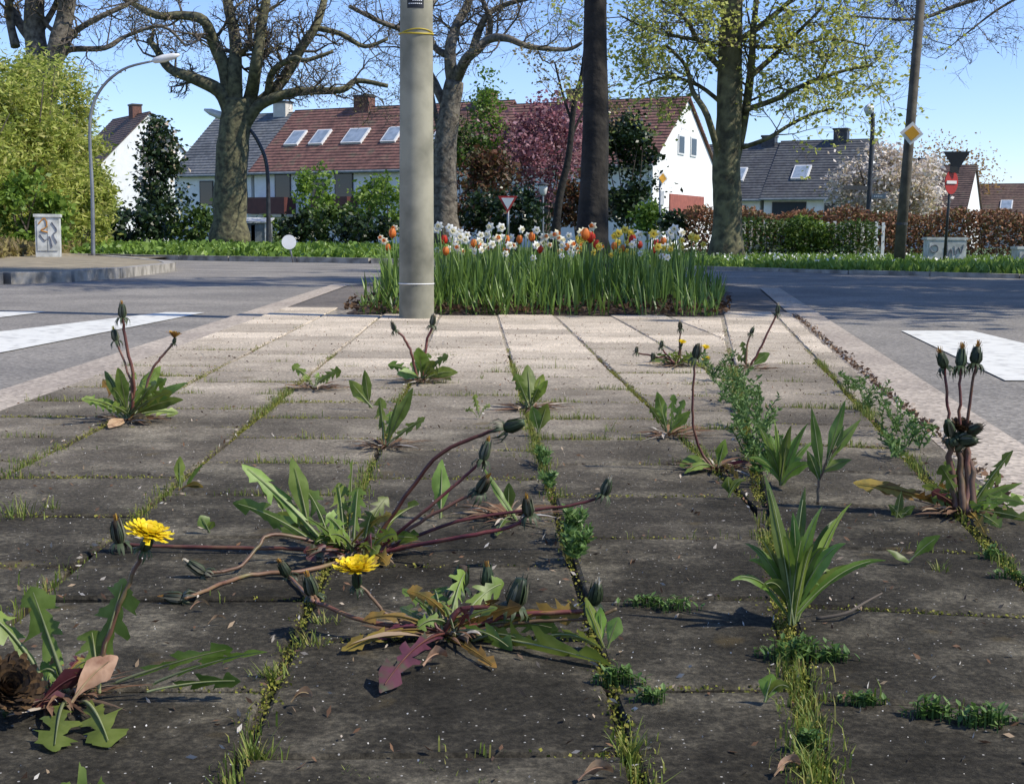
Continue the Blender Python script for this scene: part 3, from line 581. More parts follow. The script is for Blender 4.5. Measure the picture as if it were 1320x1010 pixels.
bush('evergreen_shrub', 'tall conical dark evergreen with pale new tips before the white gable', 'shrub', 203, 150, 318, 92, 50, 'evergreen', 4200, .12, 60, 1.4, shape=cone, spread=.2, extra=('blossom_white', 420, .14))
for px, p0, p1, wd, D_, mt, n, lab in ((165, 262, 320, 90, 46, 'bush_dark', 2200, 'low dark bush at the foot of the conical evergreen'), (255, 268, 318, 80, 50, 'bush_mid', 1800, 'rounded dull green bush left of the big oak trunk'), (345, 280, 318, 40, 55, 'bush_mid', 700, 'small bush beside the grey garden shed'), (430, 262, 314, 90, 52, 'bush_mid', 2400, 'spreading green bush below the maroon balcony'),
        (405, 212, 290, 54, 56, 'bush_bright', 900, 'thin light green sapling foliage in front of the white facade'), (490, 226, 306, 66, 50, 'bush_bright', 1400, 'loose light green bush just beside the concrete pole'), (470, 276, 312, 80, 45, 'bush_dark', 1500, 'dark glossy bush on the lawn near the concrete pole'), (385, 276, 312, 54, 48, 'bush_dark', 1200, 'rounded dark dome shaped bush behind the tilted round sign'),
        (625, 200, 300, 90, 44, 'bush_red', 2800, 'reddish brown leafed shrub under the green conifer'), (660, 245, 306, 130, 38, 'bush_dark', 4200, 'wide dark rhododendron behind the give way sign'), (810, 140, 300, 74, 40, 'bush_dark', 4200, 'tall dark holly beside the dark street trunk'), (595, 150, 225, 60, 46, 'bush_mid', 1500, 'mid green shrub crown beside the pale scarred oak'),
        (745, 230, 305, 60, 42, 'bush_red', 1500, 'brownish shrub behind the slim leaning tree'), (838, 262, 300, 44, 36, 'bush_bright', 1200, 'small bright green bush beside the white gable wall'), (872, 272, 308, 32, 31, 'bush_dark', 900, 'small clipped dark conifer near the priority sign')):
    bush('garden_bush', lab, 'bush', px, p0, p1, wd, D_, mt, n, .0024 * D_, 34, None, spread=.24)
bush('conifer', 'feathery light green conifer top above the pink plum', 'tree', 628, 84, 280, 84, 48, 'bush_bright', 3200, .09, 60, 1.0, shape=cone, spread=.2)
bush('plum_tree', 'purple pink plum tree in blossom behind the flower bed', 'tree', 700, 118, 262, 118, 47, 'plum_pink', 5200, .10, 75, 1.5, spread=.22, stems=7, hollow=.2)
bush('blossoming_shrub', 'wide magnolia full of pale pinkish white blossom before the grey roof', 'shrub', 1150, 188, 300, 150, 48, 'blossom_white', 10500, .10, 120, 1.6, spread=.16, stems=7)
bush('ochre_tree', 'thin ochre leafed tree behind the small gabled house', 'tree', 1222, 172, 300, 110, 118, 'ochre_leaf', 2600, .16, 60, 3, spread=.2, stems=9)
bush('yellow_green_shrub', 'yellow green shrub growing through the brown hedge by the white fence', 'shrub', 1040, 280, 334, 74, 30.5, 'bush_bright', 2400, .06, 34, .5, spread=.22)
def hedge(name, label, p0, p1, h, th, mat, n, size):
    root = thing(name, label, 'hedge', ((p0.x + p1.x) / 2, (p0.y + p1.y) / 2, .0)); d = (p1 - p0); d.z = 0; L = d.length; d.normalize(); s = V((d.y, -d.x, 0))
    u = NR.uniform(0, L, n); a = NR.uniform(-1, 1, n); a = np.sign(a) * np.abs(a) ** .5 * th / 2; z = np.abs(NR.uniform(0, 1, n)) ** .7 * h * (1 + .06 * np.sin(u * 2.1) + .05 * np.sin(u * 5.3)) + NR.normal(size=n) * .03
    P = np.stack([p0.x + d.x * u + s.x * a, p0.y + d.y * u + s.y * a, np.maximum(.05, z)], 1); cloud_mesh('foliage', P, size, mat, root)
    mb = MB()
    for i in range(int(L / .35)):
        q = p0 + d * (i * .35 + rnd(-.1, .1)); q.z = 0; mb.tube([q, q + V((rnd(-.08, .08), rnd(-.08, .08), h * .45)), q + V((rnd(-.2, .2), rnd(-.15, .15), h * .95))], [.018, .012, .005], 4)
    mb.build('stems', 'twig_bark', root)
hedge('beech_hedge', 'long clipped hedge of copper brown beech leaves behind the right verge', AT(880, 320, 31), AT(1420, 320, 31), 1.12, .9, 'hedge_brown', 21000, .055)
hedge('green_hedge', 'dull green hedge standing in front of the copper hedge near the fence', AT(950, 320, 30.2), AT(1130, 320, 30.2), .88, .5, 'bush_mid', 4000, .05)
# white garden fence in the hedge gap
fe = thing('garden_fence', 'white wooden garden fence showing in gaps of the hedge', 'fence', (AT(1030, 325, 30.6).x, 30.6, .02))
fx0, fx1 = AT(958, 320, 30.6).x, AT(1140, 320, 30.6).x
for z in (.25, .72):
    mb = MB(); mb.box(fx0, fx1, 30.58, 30.61, z, z + .07); mb.build('rail', 'sign_white', fe)
k = 0
while fx0 + k * .16 < fx1 + .05:
    mb = MB(); xx = fx0 + k * .16; mb.box(xx - .035, xx + .035, 30.545, 30.575, .04, .86 + .02 * (k % 2)); mb.build('picket', 'sign_white', fe); k += 1
# ground cover, lawn blades
def cover(name, label, mat, n, size, fn, cat, upb=.8, elong=2.2):
    P = np.array([fn() for _ in range(n)]); o = cloud_mesh(name, P, size, mat, None, elong, 0, upb); tag(o, label, cat, kind='stuff')
def pin(poly):
    xs = [p[0] for p in poly]; ys = [p[1] for p in poly]
    while True:
        x, y = rnd(min(xs), max(xs)), rnd(min(ys), max(ys)); c = False; j = len(poly) - 1
        for i in range(len(poly)):
            if (poly[i][1] > y) != (poly[j][1] > y) and x < (poly[j][0] - poly[i][0]) * (y - poly[i][1]) / (poly[j][1] - poly[i][1]) + poly[i][0]: c = not c
            j = i
        if c: return x, y
fl = [(p.x, p.y + .2) for p in far]; cov = fl + [(0, 44), (-24, 48)]
def f1():
    x, y = pin(cov); return (x, y, .07 + abs(random.gauss(0, .07)))
cover('ground_cover', 'low leafy green ground cover along the far kerb', 'ivy_green', 42000, .075, f1, 'ground cover')
fr_ = [(p.x, p.y + .15) for p in farR]; lw = fr_ + [(14, 31), (0, 30)]
def f2():
    x, y = pin(lw); return (x, y, .03 + abs(random.gauss(0, .035)))
cover('lawn_grass', 'short grass on the right verge', 'lawn_green', 26000, .045, f2, 'grass', 1.6, 3.5)
def f3():
    x, y = pin(lw[1:4] + [(15, 27.5), (4.5, 28.5)]); return (x, y + rnd(0, 1.0), .10 + rnd(0, .08))
cover('verge_flowers', 'strip of tiny white daffodils across the right verge', 'petal_white_bulb', 420, .045, f3, 'flowers', .3, 1.2)
def f4():
    t = rnd(0, 1); s_ = rnd(0, 1) ** 2; y = 16.5 + 14 * t; x = -6.7 - .18 * (y - 15) - s_ * 3; return (x, y, .12 + .3 * min(1, s_ * 1.6) + rnd(0, .1))
cover('bank_grass', 'dry straw coloured grass on the earth bank', 'oak_bud', 5000, .07, f4, 'grass', 1.2, 3)
# ------------------------------------------------------------------ street furniture
def pole_obj(name, label, cat, pts, radii, mat, n=14, loc=None):
    root = thing(name, label, cat, loc or (pts[0].x, pts[0].y, 0)); mb = MB(); mb.tube(pts, radii, n); mb.build('pole', mat, root, True); return root
# concrete pole with cable tie, sticker and pale ring
pb = G(537, 409); Dp_ = pb.y; pr0, pr1 = pxr(45, Dp_), pxr(40.5, Dp_)
tp = AT(537, -60, Dp_); pole = pole_obj('concrete_pole', 'thick round grey concrete pole with yellow cable tie in front of the flower bed', 'pole', [V((pb.x, pb.y, -.03)), V((pb.x, pb.y, .0)), V((pb.x, pb.y, tp.z)), V((pb.x, pb.y, tp.z + 4))], [pr0 * 1.02, pr0, pr1, pr1 * .8], 'concrete_pole', 40)
def ring(nm, py, th, mat, ex, tilt=0):
    z = AT(537, py, Dp_ - pr1).z; mb = MB(); r = pr1 + (pr0 - pr1) * (1 - z / tp.z) + ex
    mb.tube([V((pb.x + math.cos(a) * r, pb.y + math.sin(a) * r, z + tilt * math.sin(a * 2 + 1))) for a in np.linspace(0, 2 * math.pi, 37)], th, 6, False); return mb.build(nm, mat, pole, True)
ring('cable_tie', 42, .0045, 'tie_yellow', .002, .004); ring('cable_tie', 39, .003, 'tie_yellow', .002, -.008); ring('pale_ring', 366, .003, 'sign_white', .0005)
mb = MB(); r = pr1 + .003
for i in range(6):
    a0, a1 = -math.pi / 2 - .50 + i * .17, -math.pi / 2 - .50 + (i + 1) * .17; zt, zb = AT(537, -8, Dp_).z, AT(537, 14, Dp_).z
    mb.quad(*[(pb.x + math.cos(a) * r, pb.y + math.sin(a) * r, z) for a, z in ((a0, zb), (a1, zb), (a1, zt), (a0, zt))])
stk = mb.build('sticker', 'sign_black', pole)
mb = MB()
for i, wd in enumerate((.9, .7, .8)):                                   # worn unreadable print: small white dashes
    for q in range(7):
        a = -math.pi / 2 - .40 + q * .12; z = AT(537, 1 + i * 4, Dp_).z; r2 = r + .0012
        if random.random() < .8: mb.quad(*[(pb.x + math.cos(t) * r2, pb.y + math.sin(t) * r2, zz) for t, zz in ((a, z), (a + .08, z), (a + .08, z + .005), (a, z + .005))])
o = mb.build('print', 'sign_white', None); o.parent = stk
def curved_lamp(label, px, pyb, D, pts, rad=.042, mat='galvanised'):
    base = AT(px, pyb, D); P = [V((base.x, D, -.02))] + [AT(a, b, D) for a, b in pts]; ps = smooth_path(P, 5); n = len(ps)
    root = thing('street_lamp', label, 'street lamp', (base.x, D, 0)); mb = MB(); mb.tube(ps, lerp_list([rad * 1.5, rad * 1.1, rad, rad * .7], n), 10); mb.build('pole', mat, root, True)
    e = ps[-1]; d = (ps[-1] - ps[-2]).normalized(); mb = MB(); hs = D / 40; prof = [(a_ * hs, b_ * hs) for a_, b_ in ((0, .03), (.08, .09), (.35, .12), (.65, .10), (.85, .03))]
    mb.tube([e + d * a for a, _ in prof], [b for _, b in prof], 10); mb.build('lamp_head', 'lamp_glass', root, True)
curved_lamp('tall curved street lamp with long arm over the olive bushes', 120, 331, 22.6, [(119, 250), (116, 160), (128, 118), (158, 90), (196, 79)], .025)
curved_lamp('curved dark street lamp standing right of the big oak trunk', 346, 321, 46, [(346, 270), (344, 215), (334, 185), (318, 163), (298, 154)], .06, 'dark_steel')
lp = AT(1117, 331, 40); root = thing('street_lamp', 'straight street lamp carrying the street name plates by the hedge', 'street lamp', (lp.x, 40, 0))
mb = MB(); ps = smooth_path([V((lp.x, 40, -.02)), AT(1121, 240, 40), AT(1125, 160, 40), AT(1123, 142, 40), AT(1121, 137, 40)], 5); mb.tube(ps, lerp_list([.085, .07, .06, .05], len(ps)), 10); mb.build('pole', 'dark_steel', root, True)
mb = MB(); e = AT(1121, 139, 40); mb.tube([e + V((0, 0, .12)), e + V((0, 0, .05)), e + V((-.02, 0, -.08)), e + V((-.03, 0, -.2))], [.03, .13, .16, .08], 10); mb.build('lamp_head', 'lamp_glass', root, True)
def plate(nm, mat, c, w_, h_, th, yaw, par, corners=None):
    X = V((math.cos(yaw), math.sin(yaw), 0)); Yn = V((math.sin(yaw), -math.cos(yaw), 0)); mb = MB(); pts = corners or [(-w_ / 2, -h_ / 2), (w_ / 2, -h_ / 2), (w_ / 2, h_ / 2), (-w_ / 2, h_ / 2)]
    k = len(pts); mb.v = [tuple(c + X * a + V((0, 0, b))) for a, b in pts] + [tuple(c + X * a + V((0, 0, b)) + Yn * th) for a, b in pts]
    mb.f = [tuple(reversed(range(k))), tuple(range(k, 2 * k))] + [(i, (i + 1) % k, k + (i + 1) % k, k + i) for i in range(k)]; mb.mi = [0] * len(mb.f); o = mb.build(nm, mat, None)
    o.parent = par; o.matrix_parent_inverse = Matrix.Translation(-par.location) if par.type == 'EMPTY' else Matrix(); return o
ns = plate('street_name_plate', 'sign_dark', AT(1103, 242, 39.86), .80, .13, .02, R(14), root)
n2 = plate('street_name_plate', 'sign_grey', AT(1133, 253, 39.86), .42, .15, .02, R(-25), root)
for i in range(6): plate('letter_mark', 'sign_white', AT(1127.5 + i * 2.3, 253, 39.80), .03, .05, .004, R(-25), n2)
# round globe lantern
lb = AT(700, 300, 37); root = thing('park_lantern', 'small post top lantern in front of the plum tree', 'lantern', (lb.x, 37, 0)); lt = AT(700, 252, 37)
mb = MB(); mb.tube([V((lb.x, 37, .0)), V((lt.x, 37, lt.z))], [.035, .028], 8); mb.build('post', 'galvanised', root)
mb = MB(); mb.tube([lt + V((0, 0, a)) for a in (0, .04, .22, .28)], [.05, .09, .13, .12], 10); mb.build('lamp_glass', 'lamp_glass', root, True)
mb = MB(); mb.tube([lt + V((0, 0, a)) for a in (.285, .31, .36)], [.19, .17, .03], 12); mb.build('hood', 'dark_steel', root, True)
def ngon(r, k, rot=0, sx=1): return [(math.cos(2 * math.pi * i / k + rot) * r * sx, math.sin(2 * math.pi * i / k + rot) * r) for i in range(k)]
def sign_post(nm, label, px, pyb, D, py_top, rad, mat='galvanised', top_px=None):
    b = AT(px, pyb, D); t = AT(top_px or px, py_top, D); root = thing(nm, label, 'sign', (b.x, D, 0)); mb = MB(); mb.tube([V((b.x, D, -.02)), t], rad, 10); mb.build('post', mat, root, True); return root
gw = sign_post('give_way_sign', 'red bordered white give way triangle on a thin post behind the flowers', 655, 318, 34, 252, .03)
tri = lambda r: [(0, -r), (r * .87, r * .5), (-r * .87, r * .5)]
c = AT(654.5, 260, 33.95); o = plate('sign_board', 'sign_red', c, 0, 0, .02, R(-8), gw, tri(.29)); plate('face', 'sign_white', c + V((0, -.025, .0)), 0, 0, .012, R(-8), o, tri(.19))
rs = sign_post('round_sign', 'small tilted round sign on a short leaning post at the far kerb', 378, 336, 22.9, 312, .015, top_px=372); plate('sign_board', 'sign_white', AT(372.5, 312, 22.86), 0, 0, .015, R(10), rs, ngon(.125, 20))
dp = AT(1158, 346, 22.6); dt = AT(1187, 0, 22.6); dir_ = (dt - dp) / (dt.z - dp.z)
rp = thing('wooden_pole', 'tall leaning brown grey pole carrying the yellow priority diamond', 'pole', (dp.x, 22.6, 0)); mb = MB(); mb.tube([dp - dir_ * .08, dp + dir_ * 2, dp + dir_ * 7.5], [.098, .085, .062], 14); mb.build('pole', 'brown_pole', rp, True)
mb = MB(); q = AT(1162.5, 290, 22.6); mb.tube([q, q + V((0, 0, .04))], [.098, .098], 14); mb.build('band', 'dark_steel', rp)
ps_ = thing('priority_sign', 'yellow and white priority diamond mounted on the leaning pole', 'sign', (dp.x, 22.48, 0)); c = AT(1175, 172, 22.46); dia = lambda r, k=.0: ngon(r, 4, R(-4))
o = plate('sign_board', 'sign_white', c, 0, 0, .012, R(-6), ps_, dia(.195)); plate('face', 'sign_yellow', c + V((0, -.02, 0)), 0, 0, .01, R(-6), o, dia(.125))
ne = sign_post('no_entry_sign', 'red no entry disc under the dark back of a triangular sign', 1216.5, 346, 22.6, 197, .024, 'dark_steel', 1228)
c = AT(1226, 235, 22.52); o = plate('sign_board', 'sign_red', c, 0, 0, .014, R(20), ne, ngon(.20, 24, 0, .66)); plate('bar', 'sign_white', c + V((0, -.022, 0)), .2, .05, .008, R(20), o)
plate('triangle_back', 'sign_dark', AT(1233, 205, 22.5), 0, 0, .015, R(-10), ne, [(0, -.24), (.22, .125), (-.22, .125)]); plate('mount_plate', 'sign_dark', AT(1230, 219, 22.5), .15, .1, .02, 0, ne)
pp_ = sign_post('priority_sign', 'small priority diamond above a white plate near the white gable', 851, 318, 33, 226, .028); c = AT(854, 230, 32.94)
o = plate('sign_board', 'sign_white', c, 0, 0, .012, R(35), pp_, dia(.17)); plate('face', 'sign_yellow', c + V((0, -.02, 0)), 0, 0, .01, R(35), o, dia(.125)); plate('plate', 'sign_white', AT(853.5, 255, 32.94), .1, .34, .015, R(20), pp_)
def cabinet(label, px0, px1, py0, py1, D, dep, yaw, tags):
    a, b = AT(px0, py1, D), AT(px1, py0, D); cx, cw, zb, zt = (a.x + b.x) / 2, (b.x - a.x), a.z, b.z; root = thing('utility_cabinet', label, 'cabinet', (cx, D, max(0, zb)))
    def bx(nm, mat, x0, x1, y0, y1, z0, z1, par):
        mb = MB(); mb.box(x0, x1, y0, y1, z0, z1); c_, s_ = math.cos(yaw), math.sin(yaw); mb.v = [(cx + x * c_ - y * s_, D + x * s_ + y * c_, z) for x, y, z in mb.v]; o = mb.build(nm, mat, None); o.parent = par; o.matrix_parent_inverse = Matrix.Translation(-root.location) if par == root else Matrix(); return o
    bx('body', 'cabinet_paint', -cw / 2, cw / 2, 0, dep, zb - .1, zt - .05, root); bx('lid', 'cabinet_paint', -cw / 2 - .02, cw / 2 + .02, -.02, dep + .02, zt - .046, zt, root)
    d1 = bx('door', 'cabinet_paint', -cw / 2 + .03, -.008, -.012, -.002, zb + .06, zt - .09, root); d2 = bx('door', 'cabinet_paint', .008, cw / 2 - .03, -.012, -.002, zb + .06, zt - .09, root)
    for mt, pth in tags:
        mb = MB(); pts = [(cx + (u * cw) * math.cos(yaw) + .02 * math.sin(yaw), D + (u * cw) * math.sin(yaw) - .02 * math.cos(yaw), zb + (zt - zb) * v) for u, v in pth]; mb.tube(smooth_path(pts, 4), .010, 4); mb.build('graffiti', mt, root)
loop = lambda x, y, r: [(x + r * math.cos(t), y + r * 1.3 * math.sin(t)) for t in np.linspace(.4, 6.6, 9)]
cabinet('white utility cabinet smeared with orange graffiti on the earth bank', 47, 75, 276, 328, 20.8, .3, R(14), [('graffiti_orange', [(-.35, .75), (-.1, .9), (0, .7), (-.25, .6), (.02, .55)]), ('graffiti', [(-.3, .5), (-.1, .35), (.1, .45), (.2, .2)]), ('graffiti', [(.2, .8), (.4, .6), (.25, .5), (.4, .3)])])
cabinet('broad white utility cabinet with scrawled tags beside the no entry post', 1195, 1246, 306, 343, 23.6, .3, R(-3), [('graffiti', loop(-.33, .6, .1)), ('graffiti', [(0, .75), (.03, .3), (.1, .6), (.14, .35)]), ('graffiti', [(.18, .7), (.22, .4), (.3, .65), (.36, .45), (.42, .75)]), ('graffiti', [(-.1, .25), (.1, .2), (.3, .28)])])
cabinet('grey white utility cabinet cut by the end of the hedge', 1311, 1345, 318, 346, 23.4, .3, 0, [('graffiti', loop(-.2, .5, .12))])
sh = AT(330, 308, 47); root = thing('garden_shed', 'small grey garden shed with pale lid beside the oak', 'shed', (sh.x, 47, 0)); sw = pxr(32, 47); zt = AT(330, 284, 47).z
mb = MB(); mb.box(sh.x - sw, sh.x + sw, 47, 47.8, 0, zt - .1); mb.build('body', 'grey_paint', root); mb = MB(); mb.v = [(sh.x - sw - .06, 46.9, zt - .09), (sh.x + sw + .06, 46.9, zt - .09), (sh.x + sw + .06, 47.9, zt + .06), (sh.x - sw - .06, 47.9, zt + .06), (sh.x - sw - .06, 46.9, zt - .04), (sh.x + sw + .06, 46.9, zt - .04), (sh.x + sw + .06, 47.9, zt + .11), (sh.x - sw - .06, 47.9, zt + .11)]
mb.f = [(3, 2, 1, 0), (4, 5, 6, 7), (0, 1, 5, 4), (1, 2, 6, 5), (2, 3, 7, 6), (3, 0, 4, 7)]; mb.mi = [0] * 6; mb.build('roof', 'cabinet_paint', root)
for x in (-.5, .04): mb = MB(); mb.box(sh.x + sw * (x - .4), sh.x + sw * (x + .44), 46.97, 46.995, .05, zt - .16); mb.build('door', 'grey_paint', root)
mb = MB(); mb.box(sh.x + sw * .72, sh.x + sw * .98, 46.97, 46.995, .02, zt - .11); mb.build('corner_post', 'sign_white', root)
# ------------------------------------------------------------------ tulips and daffodils
def blade_pts(b, tip, bulge, n=7):
    b, tip = V(b), V(tip); c = b.lerp(tip, .5) + V(bulge); return [(b * (1 - t) ** 2 + c * 2 * t * (1 - t) + tip * t * t) for t in np.linspace(0, 1, n)]
def blade(mb, pts, W_, side, prof=None, fold=.25):
    k = len(pts); side = V(side).normalized(); L_, C_, R_ = [], [], []
    for i, p in enumerate(pts):
        t = i / (k - 1); w_ = W_ / 2 * (prof(t) if prof else min(1, t * 4 + .45) * min(1, (1 - t) * 2.2 + .02))
        tg = (pts[min(i + 1, k - 1)] - pts[max(i - 1, 0)]).normalized(); nn = side.cross(tg).normalized()
        L_.append(p - side * w_ + nn * w_ * fold); R_.append(p + side * w_ + nn * w_ * fold); C_.append(p)
    mb.strip(C_, L_, R_)
def bulb_plant(kind, colour, H):
    root = bpy.data.objects.new('tulip' if kind == 't' else 'daffodil', None); COL.objects.link(root)
    for i in range(4):
        a = i * 1.6 + rnd(-.4, .4); h = H * rnd(.62, .88); mb = MB(); out = rnd(.02, .08) if kind == 't' else rnd(.01, .06)
        blade(mb, blade_pts((math.cos(a) * .012, math.sin(a) * .012, -.02), (math.cos(a) * out * 1.5, math.sin(a) * out * 1.5, h), (math.cos(a) * out * -.1, math.sin(a) * out * -.1, h * .12)), .034 if kind == 't' else .014, (-math.sin(a), math.cos(a), 0)); mb.build('leaf', 'bulb_leaf', root, True)
    mb = MB(); lean = V((rnd(-.02, .02), rnd(-.02, .02), 0)); tp_ = V((lean.x, lean.y, H - .03)); mb.tube([V((0, 0, -.02)), V((0, 0, H * .5)), tp_], [.0045, .004, .0035], 5); mb.build('stem', 'bulb_leaf', root, True)
    mb = MB(); fm = 'petal_' + colour + '_bulb'
    if kind == 't':
        for ring_ in (0, 1):
            for i in range(3):
                a = i * 2.094 + ring_ * 1.047; o_ = V((math.cos(a), math.sin(a), 0)); rr = .0215 - ring_ * .003; pts = [tp_ + o_ * rr * f_ + V((0, 0, z)) for f_, z in ((.15, -.004), (.85, .008), (1.08, .026), (.95, .045), (.62, .06))]
                blade(mb, pts, .035, (-math.sin(a), math.cos(a), 0), lambda t: (.4, .95, 1, .8, .12)[round(t * 4)], -.35)
        mb.build('flower', fm, root, True)
    else:
        fd = V((rnd(-.5, .5), -1, rnd(-.1, .25))).normalized(); up_ = V((0, 0, 1)); xr = fd.cross(up_).normalized(); ur = xr.cross(fd); hd = tp_ + V((0, 0, .02)) + fd * .012
        for i in range(6):
            a = i * 1.047 + .2; o_ = xr * math.cos(a) + ur * math.sin(a); pts = [hd + o_ * r_ + fd * z for r_, z in ((.003, 0), (.011, .004), (.021, .003), (.030, -.003))]
            blade(mb, pts, .021, fd.cross(o_), lambda t: (.35, 1, .9, .1)[round(t * 3)], .15)
        fo = mb.build('flower', fm, root, True); mb = MB(); mb.tube([hd + fd * z for z in (.001, .008, .018, .022)], [.006, .009, .011, .0135], 8, False); o = mb.build('trumpet', {'white': 'petal_cream_bulb', 'cream': 'petal_orange_bulb', 'yellow': 'petal_yellow_bulb'}[colour], None, True); o.parent = fo
        mb = MB(); mb.tube([tp_, tp_ + V((0, 0, .018)), hd], [.0035, .0045, .005], 5); mb.build('neck', 'bulb_leaf', root)
    return root
def copy_tree(o, parent=None):
    c = o.copy(); COL.objects.link(c); c.parent = parent
    for ch in o.children: copy_tree(ch, c)
    return c
BL = {('t', 'red'): 'deep red tulip with cupped petals in the flower bed', ('t', 'orange'): 'orange tulip with cupped petals in the flower bed', ('d', 'white'): 'white daffodil with cream trumpet in the flower bed', ('d', 'cream'): 'cream daffodil with orange trumpet in the flower bed', ('d', 'yellow'): 'plain yellow daffodil in the flower bed'}
pro = {}
for kc in BL: pro[kc] = [bulb_plant(kc[0], kc[1], H) for H in ((.40, .37) if kc[0] == 't' else (.42, .39))]
used = {}
def put_bulb(kc, px, D):
    i = random.randrange(2); key = (kc, i); o = pro[kc][i]
    if key in used: o = copy_tree(o)
    used[key] = 1; g = AT(px, 309, D); o.location = (g.x, D, .035); o.rotation_euler.z = rnd(-.7, .7) if kc[0] == 'd' else rnd(0, 6.28); s_ = rnd(.68, 1.10); o.scale = (s_, s_, s_)
    tag(o, BL[kc], 'tulip' if kc[0] == 't' else 'daffodil', {'t': 'tulips in the flower bed', 'd': 'daffodils in the flower bed'}[kc[0]])
T, Dd = 't', 'd'
spots = [((T, 'orange'), 502), ((T, 'orange'), 508), ((Dd, 'cream'), 512), ((T, 'red'), 574), ((T, 'red'), 590), ((T, 'orange'), 575), ((T, 'orange'), 612), ((T, 'orange'), 619), ((T, 'orange'), 645), ((T, 'orange'), 648), ((T, 'orange'), 640), ((T, 'orange'), 718), ((T, 'orange'), 729), ((T, 'red'), 760), ((T, 'red'), 764), ((T, 'orange'), 750), ((T, 'red'), 848), ((T, 'red'), 853), ((T, 'red'), 814), ((T, 'orange'), 790), ((T, 'red'), 842), ((T, 'orange'), 802)]
spots += [((Dd, 'white'), rnd(565, 665)) for _ in range(40)] + [((Dd, 'white'), rnd(665, 740)) for _ in range(15)] + [((Dd, 'cream'), rnd(690, 760)) for _ in range(13)] + [((Dd, 'yellow'), rnd(745, 820)) for _ in range(22)] + [((Dd, 'white'), rnd(815, 880)) for _ in range(20)] + [((Dd, 'yellow'), rnd(790, 912)) for _ in range(14)] + [((Dd, 'cream'), rnd(490, 905)) for _ in range(16)] + [((T, 'orange'), rnd(600, 860)) for _ in range(6)] + [((T, 'red'), rnd(570, 870)) for _ in range(5)]
for kc, px in spots: put_bulb(kc, px, rnd(7.9, 10.0) if random.random() < .9 else rnd(7.4, 7.8))
put_bulb((Dd, 'white'), 688, 7.45); put_bulb((Dd, 'white'), 597, 7.25)
mb = MB()
for i in range(3600):
    v_ = rnd(0, 1) ** 1.4; u = rnd(.02, .98)
    if mnoise.noise(V((u * 9, v_ * 7, 2))) < rnd(-.55, .25): continue
    pass; p = V(BED[0]).lerp(V(BED[1]), u).lerp(V(BED[3]).lerp(V(BED[2]), u), -.012 + v_ * .985); h = rnd(.12, .38) * (1 + .6 * mnoise.noise(V((u * 7, v_ * 6, 8)))) * (1 if v_ > .08 else .6) * (1 - .5 * max(0, abs(u - .5) - .38) / .12); a = rnd(0, 6.28); o_ = rnd(.0, .10) if random.random() < .7 else rnd(.1, .24) * (h / .3)
    blade(mb, blade_pts((p.x, p.y, .0), (p.x + math.cos(a) * o_, p.y + math.sin(a) * o_, h), (0, 0, h * .2), 5), rnd(.006, .015), (-math.sin(a), math.cos(a), 0))
tag(mb.build('bulb_foliage', 'bulb_leaf', smooth=True), 'dense strap shaped green leaves filling the flower bed', 'foliage', kind='stuff')
P = []
for i in range(1500):
    u, v_ = rnd(-.01, 1.01), abs(random.gauss(0, .08)); p = V(BED[0]).lerp(V(BED[1]), u).lerp(V(BED[3]).lerp(V(BED[2]), u), v_ - .012); P.append((p.x, p.y, .02 + .045 * min(1, v_ * 8) + rnd(0, .02)))
tag(cloud_mesh('leaf_litter', P, .018, 'litter_brown', None, 1.9), 'brown dead leaves lying along the front edge of the flower bed', 'leaf litter', kind='stuff')
# ------------------------------------------------------------------ joint moss, grass, grit
gm, mm_ = MB(), []
for a, b, rich in JOINTS:
    mid = (a + b) / 2
    if mid.y > 7.4 or mid.y < .75 or in_bed(mid.x, mid.y): continue
    L = (b - a).length; d = (b - a).normalized() if L > 1e-5 else V((1, 0))
    fade = max(.04, min(1, (5.3 - mid.y) / 1.6))                       # trodden clean towards the crossing
    if rich < .45 and 1.9 < mid.y < 5.2 and random.random() < .72: rich = rnd(.75, 1.25)
    rich = rich * fade if fade < 1 else rich
    nb = int(L * 1250 * rich)
    for i in range(nb):
        t = rnd(0, L); q = a + d * t; dn = 1.1 * mnoise.noise(V((q.x * 4.3, q.y * 2.6, 3))) + .5 * mnoise.noise(V((q.x * 14, q.y * 14, 5))) + .22 * (rich - .75)
        if dn < rnd(.05, .62): continue
        q = q + V((-d.y, d.x)) * random.gauss(0, .004 + .006 * min(1.3, rich)); h = abs(random.gauss(.004, .0045)) * (1 + 1.0 * max(0, dn)) + .002; an = rnd(0, 6.28); le = V((math.cos(an), math.sin(an), 0)) * h * rnd(.2, 1.1); s_ = V((-math.sin(an), math.cos(an), 0)) * rnd(.0004, .0010); p0 = V((q.x, q.y, -.011))
        md = p0 + le * .4 + V((0, 0, h * .7 + .011)); tp2 = p0 + le + V((0, 0, h + .011)); gm.quad(p0 - s_, p0 + s_, md + s_ * .8, md - s_ * .8); gm.quad(md - s_ * .8, md + s_ * .8, tp2)
    for i in range(int(L * 2600 * (.4 * fade + rich))):
        q = a + d * rnd(0, L) + V((-d.y, d.x)) * random.gauss(0, .004 + .0035 * rich)
        if mnoise.noise(V((q.x * 3.4, q.y * 3.4, 9))) + .25 * max(.55 * fade, rich) > rnd(0, .55): mm_.append((q.x, q.y, rnd(-.01, .0025)))
tag(gm.build('joint_grass', 'joint_green'), 'fine grass blades growing out of the paving joints', 'grass', kind='stuff')
tag(cloud_mesh('joint_moss', mm_, .0027, 'joint_moss', None, 1.3), 'low moss filling the paving joints', 'moss', kind='stuff')
P = []; P2 = []
